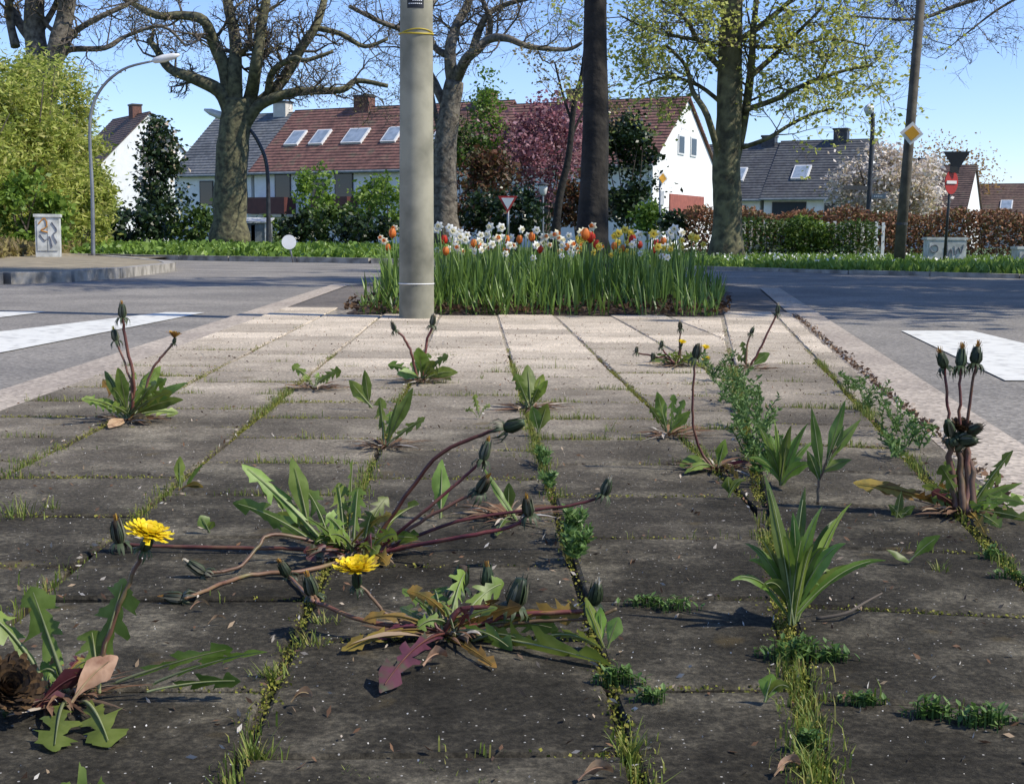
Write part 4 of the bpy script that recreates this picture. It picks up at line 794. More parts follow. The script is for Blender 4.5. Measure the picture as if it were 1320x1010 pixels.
for i in range(8200):
    y = .8 + 6.2 * rnd(0, 1) ** 1.7; p = V(W1(rnd(-1.1, 1.4), y))
    if sn[0] * p.x + sn[1] * p.y > KI or in_bed(p.x, p.y): continue
    (P if i % 3 else P2).append((p.x, p.y, .0025))
for a, b, rich in JOINTS:
    if (a + b).y / 2 > 6: continue
    for i in range(int(9 * rich)):
        q = a.lerp(b, rnd(0, 1)) + V((random.gauss(0, .014), random.gauss(0, .014))); P2.append((q.x, q.y, .003))
tag(cloud_mesh('grit', P, .0014, 'grit', None, 1.2), 'scattered pale grit on the slabs', 'grit', kind='stuff')
tag(cloud_mesh('litter', P2, .0032, 'litter_bits', None, 2.8), 'tiny brown bud scales and leaf scraps on the slabs', 'litter', kind='stuff')
# brown litter line in the right gutter
P = [W2(KI + .012 + abs(random.gauss(0, .015)), rnd(2.2, 7.5)) for _ in range(1100) if True]
tag(cloud_mesh('gutter_litter', [(a, b, -.002) for a, b in P], .009, 'litter_bits', None, 1.6), 'brown leaf scraps caught along the kerb line', 'litter', kind='stuff')
# ------------------------------------------------------------------ weeds of the pavement
def dleaf(par, b, tip, W_, kind='lobed', lift=.02, rot=None, mat='leaf_dandelion', rib=True):
    """one leaf from base to tip; lobed = dandelion teeth pointing back, entire, lance"""
    b, tip = V(b), V(tip); L = (tip - b).length; n = 34 if kind == 'lobed' else 13; b = b.copy(); c = b.lerp(tip, .5) + V((0, 0, lift)); rt_ = rnd(-.9, .9) if rot is None else rot
    pts = [(b * (1 - t) ** 2 + c * 2 * t * (1 - t) + tip * t * t) for t in np.linspace(0, 1, n)]; view = (pts[n // 2] - CAM).normalized()
    L_, C_, R_ = [], [], []; ph = rnd(0, 1); wav = rnd(0, 6.28); teeth = 4.3 + rnd(-.8, 1.6); tw_ = rnd(-1.1, 1.1)
    for i, p in enumerate(pts):
        t = i / (n - 1); tg = (pts[min(i + 1, n - 1)] - pts[max(i - 1, 0)]).normalized(); side = tg.cross(view)
        if side.length < .25: side = tg.cross(V((0, 0, 1)))
        side.normalize(); side = (Matrix.Rotation(rt_ + tw_ * (t - .4) + .15 * math.sin(t * 9 + wav), 3, tg) @ side).normalized(); nn = side.cross(tg)
        env = (.12 + .88 * min(1, max(0, (t - .10) / .55)) ** 1.2) * min(1, (1 - t) / .22 + .02) ** .75; bk = [0, 0]; ws = []
        for s_ in (0, 1):
            if kind == 'lobed':
                sw_ = ((1 - t) * teeth + ph * .0 + s_ * .35) % 1; w_ = env * (.22 + .78 * sw_ ** 1.3 if t < .83 else 1.0); bk[s_] = -sw_ * .085 * L if t < .83 else 0
            elif kind == 'lance': w_ = min(1, t * 2.2 + .18) * min(1, (1 - t) * 2.0 + .02) ** .9
            else: w_ = (.14 + .86 * max(0, min(1, (t - .18) / .4)) ** .8) * min(1, (1 - t) * 2.6 + .03) ** .7
            ws.append(w_ * W_ / 2 * (1 + random.gauss(0, .13 if kind == 'lobed' else .05)))
        fo = .22; wv = math.sin(t * 13 + wav) * .12
        C_.append(p); L_.append(p - side * ws[0] + nn * ws[0] * (fo + wv) + tg * bk[0]); R_.append(p + side * ws[1] + nn * ws[1] * (fo - wv) + tg * bk[1])
    for A_ in (L_, C_, R_):
        for q in A_: q.z = max(q.z, .0035)
    mb = MB(); mb.strip(C_, L_, R_); o = mb.build('leaf', mat, par, True)
    if rib and W_ > .011:
        rm = MB(); off = -(view) * .0012; rm.tube([p + off + V((0, 0, .0006)) for p in pts[:-2]], lerp_list([.0017 * min(1.3, W_ / .03), .0004], n - 2), 4, False); r_ = rm.build('midrib', {'leaf_dandelion': 'midrib', 'leaf_lance': 'midrib', 'leaf_purple': 'stalk'}.get(mat, mat), None, True); r_.parent = o
        r_.matrix_parent_inverse = Matrix()
    return o
def frame_of(d):
    d = V(d).normalized(); x = d.orthogonal().normalized(); return d, x, d.cross(x)
def bud(par, p, d, s=1.0, tuft='pappus', dark=True, reflex=True, open_=0):
    """closed seed or flower head: ribbed green cup of bracts, some bent back, tuft at the tip"""
    s *= rnd(.8, 1.08); d, x, y = frame_of(V(d).normalized() + V((random.gauss(0, .12), random.gauss(0, .12), random.gauss(0, .08)))); H = .021 * s * rnd(.9, 1.15); oldh = random.random() < .3; mb = MB(); prof = [(-.02, .25), (.06, .6), (.22, .88), (.5, .80), (.78, .62), (.97, .50)]; rr = .0066 * s
    for (a0, r0), (a1, r1) in zip(prof, prof[1:]): pass
    n = 16; b = 0
    for a, r_ in prof:
        for j in range(n): an = 2 * math.pi * j / n; q = rr * r_ * (1 + (.09 if j % 2 else -.09)); mb.v.append(tuple(p + d * a * H + (x * math.cos(an) + y * math.sin(an)) * q))
    for i in range(len(prof) - 1):
        for j in range(n): mb.f.append((i * n + j, i * n + (j + 1) % n, (i + 1) * n + (j + 1) % n, (i + 1) * n + j)); mb.mi.append(0)
    mb.f += [tuple(reversed(range(n))), tuple((len(prof) - 1) * n + j for j in range(n))]; mb.mi += [0, 0]; o = mb.build('flower_bud', 'involucre_old' if oldh else 'involucre', par, True)
    mb = MB()
    for j in range(24):
        an = 2 * math.pi * j / 24 + rnd(-.2, .2); o_ = x * math.cos(an) + y * math.sin(an); sd_ = d.cross(o_)
        if reflex and j % 2: k = rnd(.6, 1.5); pts = [p + o_ * rr * .5 + d * H * .02, p + o_ * rr * 1.1 + d * H * .05, p + o_ * rr * (1.45 + .3 * k) - d * H * .18 * k, p + o_ * rr * (1.25 + .55 * k * rnd(.2, 1)) - d * H * .5 * k]
        else: k = rnd(.8, 1.15); pts = [p + o_ * rr * .55, p + o_ * rr * 1.02 + d * H * .3, p + o_ * rr * .92 + d * H * .65, p + o_ * rr * rnd(.5, .95) + d * H * k * 1.05]
        blade(mb, pts, .0034 * s, sd_, None, .1)
    q = mb.build('bracts', 'bract_tip' if dark else 'involucre', None, True); q.parent = o
    if tuft:
        mb = MB()
        for j in range(22):
            an = rnd(0, 6.28); o_ = x * math.cos(an) + y * math.sin(an); k = rnd(0, .42); e = p + d * (H * rnd(1.05, 1.28 + open_ * .2)) + o_ * rr * k * (1.1 + open_ * 2); st = p + d * H * .92 + o_ * rr * k; mb.quad(st - d.cross(o_) * .0007 * s, st + d.cross(o_) * .0007 * s, e + d.cross(o_) * .0005 * s, e - d.cross(o_) * .0005 * s)
        q = mb.build('tuft', tuft, None); q.parent = o
    return o
def bloom(par, p, d, s=1.0, mat='petal_yellow', openness=1.0, n=110):
    d, x, y = frame_of(d); mb = MB(); o = bud(par, p - d * .014 * s, d, .8 * s, None, False); o.name = 'flower_head'
    for i in range(n):
        lay = i / n; an = i * 2.39996 + rnd(-.1, .1); o_ = x * math.cos(an) + y * math.sin(an); Lr = (.021 - .011 * lay) * s * rnd(.88, 1.08); el = (.12 + .95 * lay + (1 - openness) * .9) + rnd(-.12, .12)
        dr = o_ * math.cos(el) + d * math.sin(el); b_ = p + o_ * .002 * s; w_ = .0021 * s; sd_ = d.cross(o_) * w_; pts = [b_, b_ + dr * Lr * .5 + d * .001 * s, b_ + dr * Lr * .92 - d * .0006, b_ + dr * Lr]
        k = len(mb.v); mb.v += [tuple(q) for q in (pts[0] - sd_ * .35, pts[0] + sd_ * .35, pts[1] - sd_, pts[1] + sd_, pts[2] - sd_ * .95, pts[2] + sd_ * .95, pts[3] - sd_ * .45, pts[3] + sd_ * .45)]
        mb.f += [(k, k + 1, k + 3, k + 2), (k + 2, k + 3, k + 5, k + 4), (k + 4, k + 5, k + 7, k + 6)]; mb.mi += [0] * 3
    q = mb.build('petals', mat, None); q.parent = o; return o
def withered(par, b, r, n):
    mb = MB()
    for i in range(n):
        a = rnd(0, 6.28); q = b + V((math.cos(a) * r * rnd(0, .4), math.sin(a) * r * rnd(0, .4), .003)); e = q + V((math.cos(a + rnd(-.8, .8)) * r * rnd(.3, 1.2), math.sin(a + rnd(-.8, .8)) * r * rnd(.3, 1.0), rnd(0, .012)))
        pts = blade_pts(q, e, (rnd(-.01, .01), rnd(-.01, .01), rnd(.002, .014)), 6); [setattr(p_, 'z', max(.003, p_.z)) for p_ in pts]
        blade(mb, pts, rnd(.0012, .008), (-math.sin(a), math.cos(a), rnd(-.5, .5)), None, rnd(-.5, .5))
    tag(mb.build('withered_base', 'litter_bits', par), kind='stuff')
class Plant:
    def __init__(self, name, label, cat, px, py, group=None):
        self.b = G(px, py, .0); self.D = self.b.y; self.root = thing(name, label, cat, (self.b.x, self.b.y, 0), group)
        if name == 'dandelion': withered(self.root, self.b, .045 + .014 * self.D, 70)
    def at(self, px, py, dd=0):
        p = AT(px, py, self.D + dd)
        if p.z < .004: p = G(px, py, .004)
        return p
    def stem(self, pts, r=.0024, skin='stalk', r1=None, end=None, **kw):
        P = [self.at(*q) for q in pts]; ps = smooth_path(P, 5); ps = [q + V((random.gauss(0, 1), random.gauss(0, 1), abs(random.gauss(0, .6)))) * r * .28 if 0 < i_ < len(ps) - 1 else q for i_, q in enumerate(ps)]; r *= .86; r1 = r1 * .86 if r1 else r1; mb = MB(); mb.tube(ps, lerp_list([r * 1.15, r, r1 or r * .85], len(ps)), 7); mb.build('stem', skin, self.root, True)
        d = (ps[-1] - ps[-3]).normalized(); d = V(kw.pop('d', d)).normalized()
        if end == 'bud': bud(self.root, ps[-1], d, **kw)
        if end == 'bloom': bloom(self.root, ps[-1] + d * .012, d, **kw)
        return ps[-1]
    def extra(self, n, l0, l1, off=(0, 0), w=.02):
        for i in range(n):
            a = rnd(0, 6.28); L = rnd(l0, l1); b_ = self.b + V((off[0] + rnd(-.012, .012), off[1] + rnd(-.012, .012), .006)); el = rnd(.05, .8)
            dleaf(self.root, b_, b_ + V((math.cos(a) * L * math.cos(el), math.sin(a) * L * math.cos(el), L * math.sin(el) * .8)), w * rnd(.7, 1.2), 'lobed', rnd(.005, .025), None, random.choice(['leaf_dandelion'] * 5 + ['leaf_withered', 'leaf_purple']))
    def leaf(self, tip, W_, kind='lobed', base=None, **kw):
        dleaf(self.root, self.at(*base) if base else self.b + V((rnd(-.006, .006), rnd(-.006, .006), .004)), self.at(*tip), W_, kind, **kw)
UPv = (0, 0, 1)
# --- dandelion with many sprawling stems (middle)
P = Plant('dandelion', 'large sprawling dandelion with reddish stems arching right over the slabs', 'dandelion', 470, 716)
P.stem([(476, 714), (500, 672), (560, 592), (612, 564), (650, 552)], .0030, end='bud', s=1.35, tuft=None, d=(.75, -.1, .35))
P.stem([(478, 714), (515, 685, -.02), (552, 655, -.03), (590, 622, -.03), (622, 594, -.03)], .0026, end='bud', s=1.35, tuft='wilted_floret', d=(.15, .1, .95))
P.stem([(480, 716), (530, 680), (578, 652), (618, 634)], .0026, 'stalk_pale', end='bud', s=1.2, tuft='wilted_floret', d=(.5, -.2, .75))
P.stem([(474, 718), (520, 706, -.03), (600, 691, -.06), (655, 680, -.06), (682, 664, -.06)], .0030, end='bud', s=1.35, tuft='wilted_floret', d=(.05, -.1, 1))
P.stem([(480, 714), (590, 672, .02), (690, 657, .03), (745, 650, .03), (778, 638, .03)], .0024, end='bud', s=1.0, d=(.25, 0, .9))
P.stem([(462, 714), (400, 708, 0), (300, 706), (200, 704), (155, 700)], .0030, end='bud', s=1.35, tuft='wilted_floret', d=(-.35, -.1, .9))
P.stem([(440, 716), (390, 694, -.03), (347, 690, -.05), (330, 708, -.07), (304, 732, -.1), (264, 739, -.12)], .0027, 'stalk_pale', end='bud', s=1.1, d=(-.7, -.1, .55))
P.stem([(440, 724), (390, 736, -.06), (340, 739, -.1), (305, 745, -.12), (268, 760, -.14), (238, 771, -.16)], .0029, 'stalk_pale', end='bud', s=1.2, tuft='wilted_floret', d=(-1, 0, .05))
P.stem([(405, 775, -.12), (392, 762, -.12), (372, 742, -.12)], .0025, 'stalk_pale', end='bud', s=1.1, tuft='wilted_floret', d=(-.4, 0, .9), dark=False)
P.stem([(412, 778, -.13), (404, 768, -.13)], .0025, 'stalk_pale', end='bud', s=1.25, tuft='wilted_floret', d=(-.3, -.1, .9))
P.leaf((312, 598), .032, base=(430, 714), rot=.3, lift=.012); P.leaf((300, 648), .030, base=(425, 716), rot=-.3, lift=.02); P.leaf((335, 622), .028, base=(420, 712), rot=.6, lift=.02)
P.leaf((376, 590), .026, 'entire', base=(400, 690), rot=.2, lift=.012); P.leaf((395, 632, .02), .026, base=(430, 712), rot=-.4); P.leaf((436, 622, .04), .030, base=(445, 712), rot=.3); P.leaf((462, 628, .02), .032, base=(455, 712), rot=-.2)
P.leaf((500, 640, .05), .028, base=(465, 712), rot=.5); P.leaf((540, 650, .08), .03, base=(470, 712), rot=.9); P.leaf((425, 690, -.1), .03, base=(460, 716), rot=.6); P.leaf((512, 690, -.05), .028, base=(475, 718), rot=.8)
P.leaf((455, 592, .06), .022, 'lobed', base=(450, 700), rot=1.0); P.leaf((420, 665, -.03), .032, base=(455, 716), rot=.2); P.leaf((480, 662, -.02), .034, base=(468, 716), rot=-.3); P.leaf((540, 690, .0), .026, base=(480, 716), rot=.9); P.leaf((350, 665, .02), .028, base=(440, 716), rot=.2)
P.leaf((395, 720, -.06), .028, base=(450, 720), mat='leaf_purple', rot=.4); P.leaf((500, 728, -.04), .03, base=(470, 722), mat='leaf_withered', rot=.5)
P.extra(16, .05, .11, (-.02, 0), .022)
P = Plant('dandelion', 'small dandelion leaves standing under the arching bud stems', 'dandelion', 655, 668)
P.leaf((570, 592), .030, 'entire', base=(568, 668), rot=.2, lift=0); P.leaf((656, 622), .020, 'entire', base=(655, 665), rot=-.2, lift=.0); P.leaf((622, 600), .012, 'lance', base=(668, 672), rot=.5, lift=-.004); P.leaf((640, 690), .02, 'lobed', rot=.8, base=(660, 668))
# --- dandelion in front of it, flat rosette
P = Plant('dandelion', 'flat dandelion rosette with purple leaf and one drooping yellow flower', 'dandelion', 575, 822)
P.stem([(570, 818), (535, 806, -.0), (500, 793, .0), (478, 768, .0), (460, 752, .0)], .0022, 'stalk_pale', end='bloom', s=1.14, d=(-.05, -.15, 1), openness=.72, n=110)
P.stem([(572, 818), (520, 808), (470, 800), (410, 778, .03)], .0030, 'stalk')
P.stem([(574, 816), (585, 792), (602, 784), (640, 783), (662, 782)], .0034, 'stalk', end='bud', s=1.5, tuft=None, d=(.2, -.1, .9))
P.stem([(580, 818), (620, 804), (650, 794), (700, 790), (745, 788), (765, 779)], .0030, 'stalk', end='bud', s=1.2, d=(.25, -.05, .9), dark=False)
P.stem([(578, 820), (640, 806), (700, 800), (760, 797), (795, 784)], .0024, 'stalk_pale'); P.stem([(574, 818), (560, 800), (590, 770, .06), (592, 758, .06)], .002, end='bud', s=1.35, d=(.1, 0, 1), dark=False, tuft=None); P.stem([(578, 816), (605, 790, .05), (624, 765, .06), (628, 757, .06)], .002, 'stalk_pale', end='bud', s=1.25, tuft='wilted_floret', d=(.15, 0, 1), dark=False)
P.leaf((490, 892), .030, mat='leaf_purple', lift=.03, rot=.2); P.leaf((788, 858), .036, rot=.3, lift=.012); P.leaf((720, 812), .036, rot=.9, lift=.02); P.leaf((748, 793), .030, mat='leaf_withered', base=(650, 806), rot=.4, lift=.016); P.leaf((660, 838), .028, rot=.7); P.leaf((600, 738, .05), .03, base=(578, 815), rot=.3); P.leaf((650, 752, .06), .032, base=(585, 815), rot=-.3)
P.leaf((560, 760, .05), .03, base=(570, 815), rot=.4); P.leaf((440, 838), .024, rot=.8, mat='leaf_withered'); P.leaf((480, 822), .022, rot=.6, mat='leaf_purple'); P.leaf((640, 860), .02, rot=.4, mat='leaf_withered', lift=.005); P.leaf((690, 836), .03, rot=.5, base=(610, 826)); P.leaf((775, 836), .026, base=(690, 826), rot=.8)
P.extra(12, .04, .09, w=.018)
P = Plant('seedling', 'pair of small upright oval leaves at the tip of the flat rosette', 'seedling', 778, 838); P.leaf((774, 783), .016, 'entire', rot=.6, lift=0, mat='leaf_lance'); P.leaf((798, 795), .018, 'entire', rot=-.1, lift=.004); P.leaf((755, 770), .012, 'entire', rot=.4, lift=0)
# --- left corner dandelion with open flower
P = Plant('dandelion', 'dandelion with purple crown, dried leaf and one fully open yellow flower', 'dandelion', 72, 905)
P.stem([(95, 898), (128, 855), (150, 790), (170, 742, .0), (186, 706, .0)], .0026, 'stalk_pale', end='bloom', s=.98, d=(.3, -.12, .9), n=120)
P.leaf((40, 756), .040, base=(85, 885), rot=.25, lift=.0); P.leaf((160, 745), .040, base=(122, 880), rot=-.35, lift=.0); P.leaf((118, 812), .036, base=(128, 893), rot=.5, lift=.008); P.leaf((52, 866), .038, base=(90, 895), rot=.5, lift=.02); P.leaf((-20, 790), .034, base=(60, 885), rot=.7)
P.leaf((70, 968), .040, base=(85, 905), rot=.1, lift=.02); P.leaf((142, 962), .042, base=(105, 905), rot=-.1, lift=.02); P.leaf((152, 846), .025, 'entire', base=(88, 912), rot=.3, mat='dry_leaf', lift=.012); P.leaf((120, 868), .020, 'entire', base=(45, 915), mat='leaf_purple', rot=.8, lift=.016); P.leaf((100, 905), .018, 'entire', base=(20, 918), mat='leaf_purple', rot=.2, lift=.01)
P.leaf((130, 1035), .05, base=(60, 1030), rot=.3, lift=.01); P.leaf((300, 836), .03, base=(150, 880), rot=.9, lift=.005, mat='leaf_dandelion'); P.leaf((345, 840), .022, base=(200, 880), rot=.8, lift=.008); P.leaf((310, 878), .022, base=(190, 892), rot=.9, lift=.006)
P.extra(7, .03, .06, (.0, .02), .018)
hp = P.at(6, 892, -.05); bloom(P.root, hp, (.5, -.5, .6), 1.5, 'head_brown', .45, 230)
# --- rosette with three stems, left, farther off
P = Plant('dandelion', 'leafy dandelion with two brown buds and one faded head beside the left stripe', 'dandelion', 165, 543)
P.stem([(170, 535), (172, 490), (162, 440), (158, 410)], .0042, 'stalk', end='bud', s=1.45, tuft='wilted_floret', d=(0, 0, 1)); P.stem([(172, 535), (168, 490), (150, 440)], .0030, 'stalk_pale', end='bud', s=1.25, tuft='petal_yellow', d=(-.2, 0, 1)); P.stem([(180, 530), (195, 480), (210, 458), (224, 442)], .0032, 'stalk_pale', end='bloom', s=.95, mat='wilted_floret', openness=.45, d=(.1, 0, 1), n=60)
for tx_, ty_, w_, k_ in ((135, 478, 0.0248, 'entire'), (152, 474, 0.0279, 'entire'), (125, 515, 0.0217, 'entire'), (175, 480, 0.0279, 'lobed'), (207, 472, 0.0341, 'entire'), (198, 492, 0.0310, 'entire'), (222, 505, 0.0310, 'lobed'), (242, 493, 0.0248, 'entire'), (236, 515, 0.0279, 'entire'), (230, 532, 0.0310, 'lobed'), (185, 500, 0.0310, 'lobed'), (145, 500, 0.0248, 'lobed'), (215, 488, 0.0279, 'lobed')): P.leaf((tx_, ty_, rnd(-.08, .1)), w_, k_, rot=rnd(-.5, .5))
P.leaf((140, 551), 0.0310, 'entire', mat='dry_leaf', lift=.01); P.leaf((196, 546), 0.0310, 'entire', mat='dry_leaf', lift=.01)
P.extra(10, .08, .16, w=.03)
# --- middle distance
P = Plant('dandelion', 'dandelion with fleshy pale leaves and two hanging buds before the concrete pole', 'dandelion', 543, 492)
P.stem([(538, 488), (530, 455), (520, 435), (509, 426)], .0042, 'stalk', end='bud', s=1.35, d=(-.3, 0, 1)); P.stem([(545, 488), (548, 450), (557, 420)], .0045, 'stalk', end='bud', s=1.35, d=(.15, 0, 1))
for q in ((540, 448, 0.0420, 'entire'), (528, 470, 0.0350, 'entire'), (552, 455, 0.0350, 'lobed'), (578, 458, 0.0350, 'lobed'), (500, 470, 0.0350, 'lobed'), (590, 480, 0.0385, 'entire'), (565, 478, 0.0350, 'lobed'), (512, 482, 0.0350, 'entire'), (560, 465, 0.0315, 'entire'), (582, 490, 0.0350, 'lobed')): P.leaf((q[0], q[1], rnd(-.1, .1)), q[2], q[3], rot=rnd(-.4, .4))
P = Plant('dandelion', 'young dandelion with one saw toothed leaf and crossing entire leaves', 'dandelion', 497, 578)
for q in ((490, 512, .034, 'lobed'), (532, 500, .026, 'entire'), (548, 538, .026, 'lobed'), (505, 530, .03, 'lobed'), (516, 508, .014, 'lance')): P.leaf((q[0], q[1], rnd(-.03, .03)), q[2], q[3], rot=rnd(-.3, .3), lift=.006)
P = Plant('seedling', 'two rounded leaves on red stalks left of the saw toothed dandelion', 'seedling', 478, 528); P.leaf((450, 490), .034, 'entire', rot=.1, lift=0); P.leaf((470, 477), .024, 'entire', rot=-.3, lift=0)
P = Plant('dandelion', 'upright cluster of spoon shaped leaves between two slab joints', 'dandelion', 682, 528)
for q in ((664, 482, .036, 'lobed'), (680, 470, .042, 'entire'), (700, 482, .034, 'entire'), (706, 490, .024, 'entire'), (672, 498, .035, 'lobed'), (694, 500, .03, 'lobed')): P.leaf((q[0], q[1], rnd(-.06, .06)), q[2], q[3], rot=rnd(-.3, .3), lift=.006)
P = Plant('seedling', 'two broad overlapping leaves just below the spoon leaved cluster', 'seedling', 692, 562); P.leaf((706, 520), .034, 'entire', rot=.1, lift=.004); P.leaf((686, 524), .028, 'entire', rot=-.4, lift=.004)
P = Plant('dandelion', 'small flattened dandelion with red stalks in the pale slabs', 'dandelion', 405, 502)
for q in ((376, 472, .035, 'lobed'), (440, 478, .04, 'lobed'), (425, 488, .035, 'lobed'), (392, 490, .03, 'lobed'), (412, 484, .03, 'lobed')): P.leaf((q[0], q[1], rnd(-.05, .05)), q[2], q[3], rot=rnd(-.4, .4))
P = Plant('weed', 'tiny pinnate weed sprig alone on a slab', 'weed', 616, 540); P.leaf((612, 508), .02, 'lobed', rot=.1, lift=0); P.leaf((632, 524), .016, 'lobed', rot=.1); P.leaf((600, 530), .014, 'lobed', rot=.3)
P = Plant('seedling', 'single upright pointed leaf with a folded neighbour on the second joint', 'seedling', 236, 632); P.leaf((232, 588), .018, 'entire', rot=.5, lift=0); P.leaf((262, 597), .010, 'lance', rot=.8, lift=.004); P.leaf((228, 612), .012, 'lance', rot=.3)
P = Plant('seedling', 'single small oval leaf behind the open yellow flower', 'seedling', 272, 690); P.leaf((258, 664), .020, 'entire', rot=.2, lift=.003); P.leaf((276, 672), .012, 'entire', rot=.6, lift=.002)
P = Plant('seedling', 'single dark oval leaf on a short stalk at the right slab edge', 'seedling', 1176, 728); P.leaf((1212, 690), .019, 'entire', rot=.5, lift=.004); P.leaf((1143, 708), .010, 'lance', rot=.5, lift=.002)
P = Plant('seedling', 'little star of lance leaves between lance plant and fasciated dandelion', 'seedling', 1158, 670)
for q in ((1162, 632), (1145, 650), (1180, 652), (1150, 658), (1172, 662)): P.leaf(q, .013, 'lance', rot=rnd(-.3, .3), lift=.004)
P = Plant('seedling', 'single rounded upright leaf on the joint below the lance plant', 'seedling', 992, 908); P.leaf((996, 868), .020, 'entire', rot=.1, lift=0); P.leaf((1022, 892), .012, 'lance', rot=.7)
P = Plant('seedling', 'pair of small yellowish leaves at the base of the tall bud stem', 'seedling', 938, 644); P.leaf((938, 614), .022, 'entire', rot=.1, lift=0); P.leaf((960, 620), .012, 'lance', rot=.3)
# --- right group
P = Plant('dandelion', 'dandelion with a single tall curved red stem and dark bud', 'dandelion', 922, 606)
P.stem([(920, 604), (902, 580), (893, 545), (893, 500), (897, 462)], .0026, 'stalk', end='bud', s=1.15, tuft=None, d=(.05, 0, 1)); P.leaf((935, 566), .026, 'entire', rot=.5, lift=0); P.leaf((876, 600), .032, 'entire', rot=.1, lift=.012); P.leaf((990, 604), .01, 'lance', rot=.6, mat='leaf_purple'); P.leaf((882, 610), .02, 'entire', rot=.6); P.leaf((952, 618), .02, 'lobed', rot=.5, mat='leaf_withered')
P = Plant('dandelion', 'dandelion of three narrow upright leaves left of the tall bud stem', 'dandelion', 862, 562)
for q in ((847, 505, .026, 'entire'), (868, 508, .026, 'lobed'), (882, 515, .022, 'lobed'), (838, 525, .02, 'lobed'), (890, 530, .022, 'entire')): P.leaf((q[0], q[1], rnd(-.03, .03)), q[2], q[3], rot=rnd(-.3, .3), lift=.004)
P = Plant('dandelion', 'far dandelion clump with yellow flowers and thin black buds', 'dandelion', 872, 472)
for q in ((820, 447), (852, 440), (842, 456), (898, 444)): P.stem([(872, 470), ((872 + q[0]) / 2, 460), (q[0], q[1] + 8)], .0035, 'stalk', end='bud', s=1.2, tuft=None, d=(.05, 0, 1))
for q in ((877, 447), (908, 454), (912, 469)): P.stem([(876, 470), ((878 + q[0]) / 2, 462), q], .0035, 'stalk_pale', end='bloom', s=.85, openness=.55, d=(rnd(-.3, .3), -.3, .9), n=60)
P.stem([(874, 470), (876, 445), (877, 424)], .003, 'stalk', end='bud', s=1.0, d=(0, 0, 1))
for q in range(11): P.leaf((rnd(825, 912), rnd(452, 472), rnd(-.1, .1)), .035, 'lobed')
P = Plant('dandelion', 'dandelion at the kerb with two long stems leaning right', 'dandelion', 965, 476)
P.stem([(968, 470), (985, 438), (1002, 404)], .0040, 'stalk', end='bud', s=1.2, d=(.1, 0, 1)); P.stem([(962, 470), (963, 445), (968, 430)], .0036, 'stalk_pale', end='bud', s=1.2, d=(.3, 0, 1)); P.leaf((957, 440), .03, 'lobed', lift=0); P.leaf((992, 455), .035, 'entire', lift=.01); P.leaf((950, 462), .03, 'lobed')
# --- lance leaved rosettes
P = Plant('lance_leaved_weed', 'bushy dark green plant of long arching lance leaves on the seam joint', 'weed', 1022, 806)
for q in ((985, 610, .0), (1000, 665), (1038, 628), (1022, 660, .02), (1060, 652), (1098, 648), (1078, 668), (1142, 722), (1118, 730), (975, 690), (942, 748), (960, 700), (1065, 706), (980, 760), (1090, 700), (1010, 690), (1050, 700), (1035, 690), (1070, 735), (965, 722), (1028, 720), (1058, 755), (992, 730)): P.leaf((q[0], q[1], q[2] if len(q) > 2 else rnd(-.05, .05)), rnd(.011, .017), 'lance', rot=rnd(-1.1, 1.1), lift=.036, mat='leaf_lance', base=(1022 + rnd(-8, 8), 800 + rnd(-10, 6)))
P = Plant('lance_leaved_weed', 'medium lance leaved plant growing among the feathery weeds', 'weed', 1008, 628)
for q in ((975, 545), (998, 540), (1020, 548), (1042, 545), (985, 575), (1050, 568), (1030, 560), (1005, 560), (1048, 600), (965, 590), (1035, 590), (992, 560), (1015, 575)): P.leaf((q[0], q[1], rnd(-.05, .05)), rnd(.012, .019), 'lance', rot=rnd(-1, 1), lift=.026, mat='leaf_lance')
P = Plant('lance_leaved_weed', 'spindly plant with four broad lance leaves on a thin stem', 'weed', 1056, 652)
P.stem([(1054, 650), (1056, 620), (1066, 595), (1078, 575)], .0022, 'stalk_pale')
for q, b_ in (((1046, 525), (1058, 610)), ((1090, 515), (1066, 596)), ((1110, 540), (1068, 594)), ((1088, 548), (1066, 600)), ((1040, 580), (1056, 620)), ((1098, 592), (1062, 608))): P.leaf(q, .017, 'lance', base=b_, rot=rnd(-.3, .3), lift=.006, mat='leaf_lance')
# --- fasciated dandelion at the right edge
P = Plant('dandelion', 'fasciated dandelion with thick fused brown stems and three heads on top', 'dandelion', 1242, 662)
for q in (((1236, 660), (1226, 610), (1222, 565)), ((1242, 662), (1238, 610), (1233, 565)), ((1250, 662), (1252, 610), (1240, 562)), ((1246, 662), (1246, 620), (1246, 565))): P.stem(list(q), .0062, 'stalk_pale', .0045)
bloom(P.root, P.at(1237, 556), (.1, -.35, .9), 1.15, 'head_brown', .5, 120); bud(P.root, P.at(1226, 562, -.01), (-.5, -.4, .6), 1.5, None); bud(P.root, P.at(1248, 558, -.01), (.6, -.4, .5), 1.5, None); bud(P.root, P.at(1240, 568, -.012), (.1, -.9, .2), 1.4, None)
for a_, b_ in (((1224, 555), (1218, 474)), ((1237, 552), (1238, 474)), ((1246, 552), (1257, 470))): P.stem([a_, ((a_[0] + b_[0]) / 2, (a_[1] + b_[1]) / 2), b_], .0026, 'stalk', end='bud', s=1.4, tuft='wilted_floret', open_=.6, d=((b_[0] - 1238) / 90, 0, 1), dark=False)
